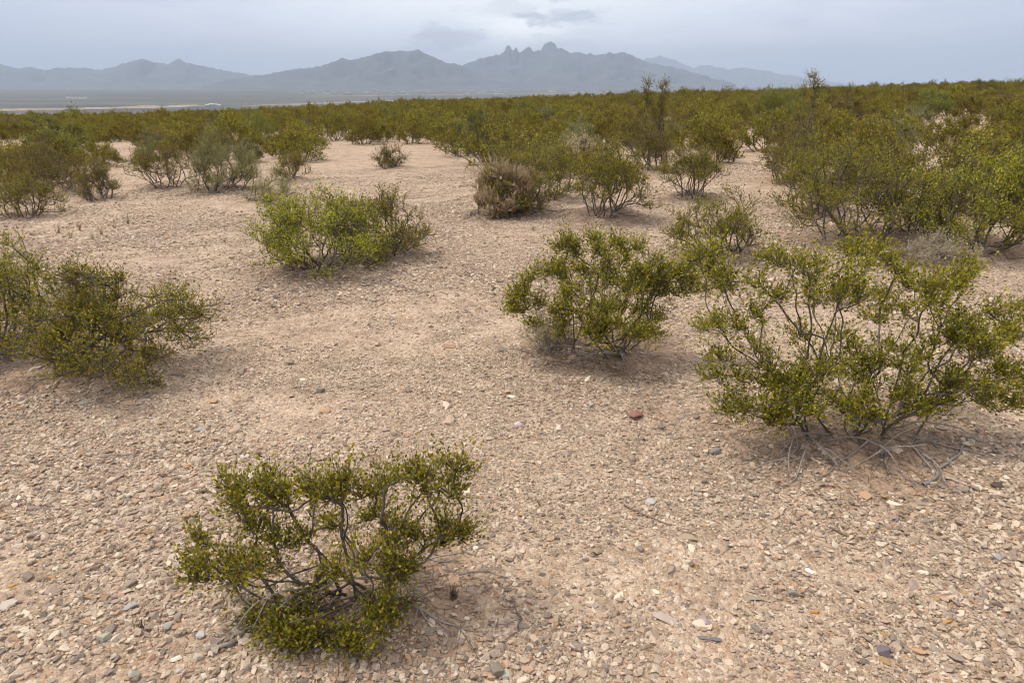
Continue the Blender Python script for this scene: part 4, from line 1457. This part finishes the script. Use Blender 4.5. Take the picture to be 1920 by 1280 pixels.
# the single rocks one notices: px, py, half width px, flat, elong, rot, colour, label
ROCKS = [
    (1192, 783, 19, 0.62, 1.1, 0.5, (0.26, 0.13, 0.10), "reddish-brown block of rock, the darkest red on the open gravel"),
    (972, 797, 12, 0.5, 1.0, 0.2, (0.52, 0.43, 0.46), "smooth lavender pebble beside a flat olive stone"),
    (936, 801, 13, 0.28, 1.4, 0.0, (0.33, 0.30, 0.20), "flat olive stone touching the gravel beside the lavender pebble"),
    (1108, 762, 9, 0.7, 1.0, 0.9, (0.40, 0.37, 0.38), "small rounded grey pebble up and left of the red-brown rock"),
    (1185, 863, 12, 0.7, 1.0, 1.2, (0.29, 0.23, 0.19), "grey-brown pointed stone below the red-brown rock"),
    (1340, 848, 16, 0.5, 1.2, 0.6, (0.22, 0.20, 0.20), "dark slate wedge at the left foot of the wide bush"),
    (960, 744, 11, 0.3, 1.4, 0.1, (0.72, 0.64, 0.52), "flat cream stone above the lavender pebble"),
    (1220, 942, 14, 0.45, 1.0, 0.4, (0.46, 0.43, 0.40), "pale grey flat-topped stone in the middle of the gravel"),
    (1290, 1008, 18, 0.45, 1.7, -0.6, (0.36, 0.28, 0.20), "long tan stone lying diagonally near the snapped brown stick"),
    (1250, 1163, 30, 0.2, 1.5, -0.3, (0.42, 0.34, 0.29), "broad thin pointed slab, biggest flat stone of the foreground"),
    (1318, 1168, 17, 0.45, 1.0, -0.8, (0.34, 0.27, 0.27), "mauve stone right of the broad pointed slab"),
    (1330, 1198, 22, 0.3, 1.6, -0.2, (0.17, 0.16, 0.165), "dark charcoal flake below the mauve stone"),
    (1217, 1190, 12, 0.3, 1.0, 0.3, (0.48, 0.36, 0.27), "tan flat stone tucked below the broad pointed slab"),
    (948, 1265, 13, 0.5, 1.3, 0.0, (0.36, 0.38, 0.30), "greenish oval stone on the bottom edge of the picture"),
    (920, 1168, 9, 0.6, 1.0, 0.0, (0.17, 0.10, 0.075), "small dark red-brown lump on the bare soil right of the nearest bush"),
    (1520, 1072, 14, 0.4, 2.4, -0.75, (0.80, 0.73, 0.62), "white sliver of stone on the right foreground gravel"),
    (1486, 1114, 14, 0.6, 1.1, -0.4, (0.25, 0.235, 0.19), "green-grey lump below the white sliver"),
    (1657, 1228, 17, 0.75, 0.95, 1.2, (0.16, 0.135, 0.145), "dark purple lump near the bottom, heaviest stone of the right foreground"),
    (1810, 1242, 26, 0.35, 2.0, -0.45, (0.32, 0.25, 0.20), "long brown stone lying slantwise in the bottom right corner"),
    (1527, 1147, 9, 0.5, 1.2, 0.0, (0.46, 0.21, 0.05), "rust-orange pebble beside the green-grey lump"),
    (1778, 1166, 8, 0.45, 1.3, 0.0, (0.52, 0.24, 0.05), "bright orange pebble, rightmost of the orange ones"),
    (1866, 1047, 12, 0.6, 1.0, 0.0, (0.40, 0.38, 0.37), "light grey lumpy stone near the right edge"),
    (1575, 1203, 18, 0.35, 1.5, 0.1, (0.44, 0.35, 0.26), "tan slab left of the dark purple lump"),
    (1415, 1122, 18, 0.3, 1.6, -0.3, (0.30, 0.26, 0.19), "flat olive-brown slab left of the green-grey lump"),
    (1868, 912, 12, 0.6, 1.1, 0.0, (0.09, 0.065, 0.05), "dark brown lump near the right edge below the dead limbs"),
    (1512, 980, 13, 0.4, 1.4, -0.5, (0.33, 0.24, 0.17), "brown flat stone on the gravel under the wide bush"),
    (1677, 975, 10, 0.7, 1.0, 0.0, (0.28, 0.24, 0.25), "grey three-cornered stone below the dead limbs"),
    (221, 1054, 9, 0.6, 2.3, 1.45, (0.66, 0.56, 0.43), "tall cream finger of stone pointing away, left foreground"),
    (242, 1097, 16, 0.55, 1.4, 0.7, (0.28, 0.23, 0.18), "brown-grey stone below the cream finger"),
    (246, 1136, 18, 0.3, 1.3, 0.5, (0.34, 0.31, 0.31), "split slate plate below the brown-grey stone"),
    (245, 1119, 14, 0.3, 1.5, 0.5, (0.45, 0.36, 0.27), "tan flake leaning on the split slate plate"),
    (190, 1199, 19, 0.55, 1.3, 0.5, (0.36, 0.35, 0.27), "greenish-grey block in the left foreground"),
    (315, 1178, 13, 0.7, 1.0, 1.0, (0.36, 0.33, 0.29), "grey upright stone between the greenish block and the nearest bush"),
    (380, 1192, 12, 0.6, 1.1, 0.4, (0.50, 0.47, 0.46), "light grey rounded stone left of the curved grey stick"),
    (371, 1233, 12, 0.7, 1.0, 0.0, (0.50, 0.44, 0.35), "buff rounded cobble under the end of the curved grey stick"),
    (330, 1236, 11, 0.45, 1.2, 0.2, (0.72, 0.63, 0.52), "white three-cornered stone near the bottom left of the nearest bush"),
    (252, 1268, 12, 0.7, 1.0, 0.0, (0.34, 0.33, 0.25), "olive cobble on the bottom edge, left foreground"),
    (342, 1258, 11, 0.5, 1.2, 0.0, (0.50, 0.46, 0.44), "pale grey stone just below the white three-cornered one"),
    (378, 805, 13, 0.45, 1.3, 0.3, (0.33, 0.30, 0.26), "single grey egg-shaped stone on the open gravel left of centre"),
    (244, 757, 12, 0.4, 1.4, 0.2, (0.46, 0.28, 0.19), "salmon-coloured flat stone below the left bushes"),
    (157, 758, 11, 0.45, 1.4, 0.3, (0.28, 0.28, 0.25), "grey-green flat stone left of the salmon one"),
    (217, 753, 8, 0.6, 1.2, 0.2, (0.27, 0.18, 0.11), "small brown stone between the grey-green and the salmon one"),
    (842, 651, 14, 0.5, 1.4, 0.0, (0.38, 0.24, 0.15), "orange-brown flat stone alone in the upper middle of the gravel"),
    (841, 753, 6, 0.7, 1.0, 0.0, (0.22, 0.16, 0.13), "little dark brown stone on the gravel below the orange-brown one"),
    (723, 808, 11, 0.5, 1.2, 0.0, (0.36, 0.26, 0.22), "mauve-brown stone above the top of the nearest bush"),
    (652, 808, 9, 0.4, 1.4, 0.0, (0.40, 0.29, 0.24), "flat pinkish-brown stone left of the mauve-brown one"),
    (567, 712, 7, 0.5, 1.2, 0.0, (0.74, 0.66, 0.52), "small cream pebble standing out on the open gravel"),
    (460, 857, 11, 0.55, 1.2, 0.0, (0.52, 0.46, 0.45), "pale mauve stone behind the top left of the nearest bush"),
    (178, 1080, 9, 0.3, 1.5, 0.2, (0.50, 0.44, 0.48), "flat lilac flake left of the cream finger"),
    (26, 1098, 9, 0.4, 1.5, 0.3, (0.45, 0.25, 0.07), "orange-brown flake close to the left edge"),
    (64, 953, 11, 0.45, 1.6, 0.3, (0.26, 0.20, 0.16), "dark brown flat stone near the left edge"),
    (390, 930, 10, 0.4, 1.5, 0.2, (0.36, 0.32, 0.33), "grey flat stone left of the top of the nearest bush"),
    (15, 1135, 16, 0.45, 1.1, 0.0, (0.46, 0.39, 0.33), "pale greyish stone cut by the left edge"),
    (1693, 270, 9, 0.7, 1.2, 0.0, (0.58, 0.48, 0.38), "pale boulder half hidden in the right-hand scrub"),
    (228, 302, 7, 0.8, 1.3, 0.0, (0.66, 0.60, 0.48), "whitish round stone on the ground at the left scrub's edge"),
]
for k, (px, py, hw, fl, el_, rz, c, lb) in enumerate(ROCKS):
    p = px_ground(px, py)
    s = hw * float(np.linalg.norm(p - CP)) / FPX / max(1.0, el_ ** 0.8)
    me = stone_mesh("rock", 900 + k * 7, fl, 12, el_, stone_material("rock_%02d" % k, color=c), 0.035)
    o = bpy.data.objects.new("rock", me)
    o.location = (p[0], p[1], p[2] + s * fl * 0.42)
    o.scale = (s, s, s)
    o.rotation_euler = (0.12 * math.sin(k), 0.1 * math.cos(k * 2.1), rz)
    link(o)
    tag(o, lb, "rock")


# ------------------------------------------------------------------ dead sticks and small tufts
def stick(px_pts, r, label, mat=M_DEAD, seed=0, side=2, lift=0.004, name="dead_branch"):
    rs = np.random.default_rng(3000 + seed)
    P = []
    for q in px_pts:
        g = px_ground(q[0], q[1]) if len(q) == 2 else None
        if g is None:
            base = px_ground(q[2], q[3])
            g = px_at_y(q[0], q[1], base[1])
        P.append(g + np.array([0, 0, r * 0.6 + lift]))
    P = np.array(P)
    # densify
    Q = [P[0]]
    for a, b in zip(P[:-1], P[1:]):
        m = 4
        for s in range(1, m + 1):
            q = a + (b - a) * s / m + rs.normal(0, np.linalg.norm(b - a) * 0.03, 3) * np.array([1, 1, 0.3])
            q[2] = max(q[2], float(ground_z(q[0], q[1])) + r * 0.3)
            Q.append(q)
    Q = np.array(Q)
    R = np.linspace(r, r * 0.35, len(Q))
    ch = [(Q, R)]
    for s in range(side):
        k = int(rs.integers(2, len(Q) - 2))
        d = Q[k + 1] - Q[k]
        d = d / np.linalg.norm(d) + rs.normal(0, 0.6, 3) * np.array([1, 1, 0.4])
        ch += dead_walk(Q[k], d, np.linalg.norm(Q[-1] - Q[0]) * rs.uniform(0.2, 0.45), R[k] * 0.6, rs, 0.3, None, 0.4, 1)
    o0 = Q[0].copy()
    V, F = join_tubes([(p - o0, rr) for p, rr in ch])
    o = bpy.data.objects.new(name, mesh_from(name, [(V, F, 0)], [mat], True))
    o.location = tuple(o0)
    link(o)
    return tag(o, label, "stick")


stick([(1730, 912), (1772, 872), (1812, 832)], 0.0085, "thick pale dead limb lying at the right foot of the wide bush", seed=1, side=2)
stick([(1646, 828), (1660, 870), (1672, 892)], 0.007, "forked grey dead limb standing out below the wide bush", seed=2, side=3)
stick([(1700, 818), (1760, 835), (1830, 850), (1890, 868)], 0.005, "long thin grey limb trailing to the right edge below the wide bush", seed=3, side=5)
stick([(1640, 860), (1720, 830), (1800, 818), (1885, 840)], 0.004, "tangled grey brush on the ground beside the wide bush", seed=4, side=8)
stick([(1170, 948), (1205, 966), (1262, 988)], 0.004, "thin dark brown stick lying on the open gravel", M_DEAD_BROWN, 5, 1)
stick([(960, 1120), (975, 1160), (970, 1185), (945, 1204)], 0.0035, "curved brown twig on bare soil right of the nearest bush", M_DEAD_BROWN, 6, 1)
stick([(388, 1222), (440, 1208), (462, 1182), (505, 1165)], 0.008, "curved grey stick poking out left of the nearest bush", seed=7, side=1)
stick([(1555, 990), (1590, 1008), (1600, 1003)], 0.0045, "dark short stick on the gravel below the wide bush", M_DEAD_BROWN, 8, 0)
stick([(1470, 1195), (1485, 1230), (1478, 1265)], 0.002, "pale hair-thin twig standing near the bottom of the gravel", seed=9, side=0)
stick([(580, 872, 580, 880), (583, 845, 580, 880), (588, 828, 580, 880)], 0.002, "thin upright twig sticking up behind the nearest bush", M_DEAD_BROWN, 10, 0)
stick([(750, 535), (770, 545), (788, 549)], 0.005, "short dark stick on the gravel right of the spreading bush", M_DEAD_BROWN, 11, 0)
stick([(1640, 1010), (1690, 1030), (1720, 1085)], 0.003, "thin grey twig half buried on the right gravel", seed=12, side=2)
stick([(860, 1095), (905, 1088), (950, 1100)], 0.005, "grey dead limb sticking out right of the nearest bush", seed=13, side=5, lift=0.04)
stick([(380, 575), (420, 572), (445, 576)], 0.005, "bent bare twig reaching right from the left bush", seed=14, side=1, lift=0.05)
stick([(1790, 480), (1800, 520), (1812, 545)], 0.008, "white dead root hanging below the tall right-edge bush", seed=15, side=3)
stick([(1830, 470), (1862, 485), (1870, 505)], 0.007, "bleached crooked limb at the foot of the tall right-edge bush", seed=16, side=3)

# weathered stump in the nearest bush
sp = px_ground(602, 1098)
rs = np.random.default_rng(44)
chs = []
for k in range(16):
    a = rs.uniform(0, 6.28)
    b = sp + np.array([math.cos(a), math.sin(a), 0]) * rs.uniform(0.0, 0.032)
    n = 5
    hgt = rs.uniform(0.04, 0.115)
    P = np.array([b + np.array([rs.normal(0, 0.003), rs.normal(0, 0.003), -0.02 + hgt * u]) + (sp - b) * np.array([1, 1, 0]) * 0.55 * u for u in np.linspace(0, 1, n)])
    chs.append((P - sp, np.linspace(0.013, 0.005, n)))
V, F = join_tubes(chs)
o = bpy.data.objects.new("stump", mesh_from("stump", [(V, F, 0)], [M_DEAD_BROWN]))
o.location = tuple(sp)
link(o)
tag(o, "splintered brown stump under the left side of the nearest bush", "stump")


def tuft(px, py, hpx, n, label, mat, seed, name="grass_tuft", cat="grass"):
    rs = np.random.default_rng(4000 + seed)
    p = px_ground(px, py)
    H = hpx * float(np.linalg.norm(p - CP)) / FPX
    chs = []
    for k in range(n):
        a = rs.uniform(0, 6.28)
        d = np.array([math.cos(a), math.sin(a), 0]) * rs.uniform(0.1, 0.9)
        L = H * rs.uniform(0.5, 1.1)
        b = np.array([rs.normal(0, H * 0.08), rs.normal(0, H * 0.08), -0.004])
        P = np.array([b + d * L * u ** 1.4 * 0.6 + np.array([0, 0, L * u]) for u in np.linspace(0, 1, 4)])
        chs.append((P, np.linspace(0.0014, 0.0005, 4) * max(1, H / 0.08)))
    V, F = join_tubes(chs)
    o = bpy.data.objects.new(name, mesh_from(name, [(V, F, 0)], [mat]))
    o.location = tuple(p)
    link(o)
    tag(o, label, cat, "small tufts on the gravel")


tuft(265, 1178, 20, 16, "dark dead tuft beside the grey upright stone", M_DEAD_BROWN, 1, "dead_tuft", "tuft")
tuft(850, 1122, 30, 46, "dark spiky dead tuft right of the nearest bush", M_DEAD_BROWN, 2, "dead_tuft", "tuft")
tuft(1016, 795, 18, 12, "tiny dry grass tuft right of the lavender pebble", M_STRAW, 3)
tuft(1012, 948, 16, 14, "tiny olive grass tuft in the middle of the gravel", M_LEAF_GREY, 4)
for k, (x, y) in enumerate([(150, 432), (190, 440), (215, 428), (132, 446), (240, 420), (110, 437), (175, 452)]):
    tuft(x, y, 17, 16, "small sparse dry grass tuft on the pale ground above the left bushes", M_STRAW, 20 + k)
tuft(1000, 432, 12, 20, "small grey-green sprig on the gravel above the lone middle bush", M_LEAF_GREY, 40, "sprig", "sprig")
tuft(1655, 858, 34, 60, "low grey cushion of twigs on the soil below the wide bush", M_DEAD, 41, "dead_tuft", "tuft")


# litter of broken twigs and old leaves under the bushes
def litter():
    rs = np.random.default_rng(15)
    pos, scl = [], []
    for h in HEROES[:12] + GREY[:4]:
        l, r, tp = h['box']
        d = float(np.linalg.norm(h['p0'] - CP))
        W = (r - l) * d / FPX
        n = int(min(5200, 1700 * W * W + 700))
        q = rs.normal(0, W * 0.27, (n, 2)) + h['p0'][:2]
        z = ground_z(q[:, 0], q[:, 1]) + 0.002
        pos.append(np.column_stack([q, z]))
        s = rs.uniform(0.006, 0.022, n) * (1 + d * 0.08)
        scl.append(np.column_stack([s, s * 0 + 0.0012 * (1 + d * 0.12), s * 0 + 0.001]))
    pos, scl = np.concatenate(pos), np.concatenate(scl)
    n = len(pos)
    V = [(-1, -1, 0), (1, -0.7, 0.2), (1, 0.7, 0.2), (-1, 1, 0), (0, 0, 1.2)]
    F = [(0, 1, 4), (1, 2, 4), (2, 3, 4), (3, 0, 4)]
    m, t, b = new_mat("litter")
    at = N(t, 'ShaderNodeAttribute')
    at.attribute_type = 'INSTANCER'
    at.attribute_name = 'rnd'
    t.links.new(ramp(t, at.outputs['Fac'], [(0, (0.09, 0.06, 0.04)), (0.5, (0.22, 0.15, 0.10)), (1, (0.38, 0.30, 0.23))]), b.inputs['Base Color'])
    b.inputs['Roughness'].default_value = 0.9
    src = bpy.data.objects.new("litter_source", mesh_from("litter_piece", [(V, F, 0)], [m]))
    rot = np.stack([rs.normal(0, 0.15, n), rs.normal(0, 0.2, n), rs.uniform(0, 6.28, n)], 1)
    instancer("litter", pos, rot, scl, np.zeros(n, int), rs.random(n), [src], label="brown litter of broken twigs under the bushes")


litter()

# ------------------------------------------------------------------ haze
HAZE_DENSITY = 4.3e-5
zb, zt, ex = VALLEY - 30, 1900.0, 52000.0
V = [(sx * ex, sy * ex, z) for z in (zb, zt) for sx, sy in ((-1, -1), (1, -1), (1, 1), (-1, 1))]
F = [(3, 2, 1, 0), (4, 5, 6, 7), (0, 1, 5, 4), (1, 2, 6, 5), (2, 3, 7, 6), (3, 0, 4, 7)]
hm = bpy.data.materials.new("haze_air")
hm.use_nodes = True
ht = hm.node_tree
ht.nodes.clear()
pv = ht.nodes.new('ShaderNodeVolumePrincipled')
pv.inputs['Color'].default_value = (0.68, 0.81, 1.0, 1)
pv.inputs['Density'].default_value = HAZE_DENSITY
pv.inputs['Anisotropy'].default_value = 0.0
ho = ht.nodes.new('ShaderNodeOutputMaterial')
ht.links.new(pv.outputs[0], ho.inputs['Volume'])
haze = bpy.data.objects.new("haze", mesh_from("haze", [(V, F, 0)], [hm]))
link(haze)
tag(haze, "pale blue haze over the valley and mountains", kind='stuff')
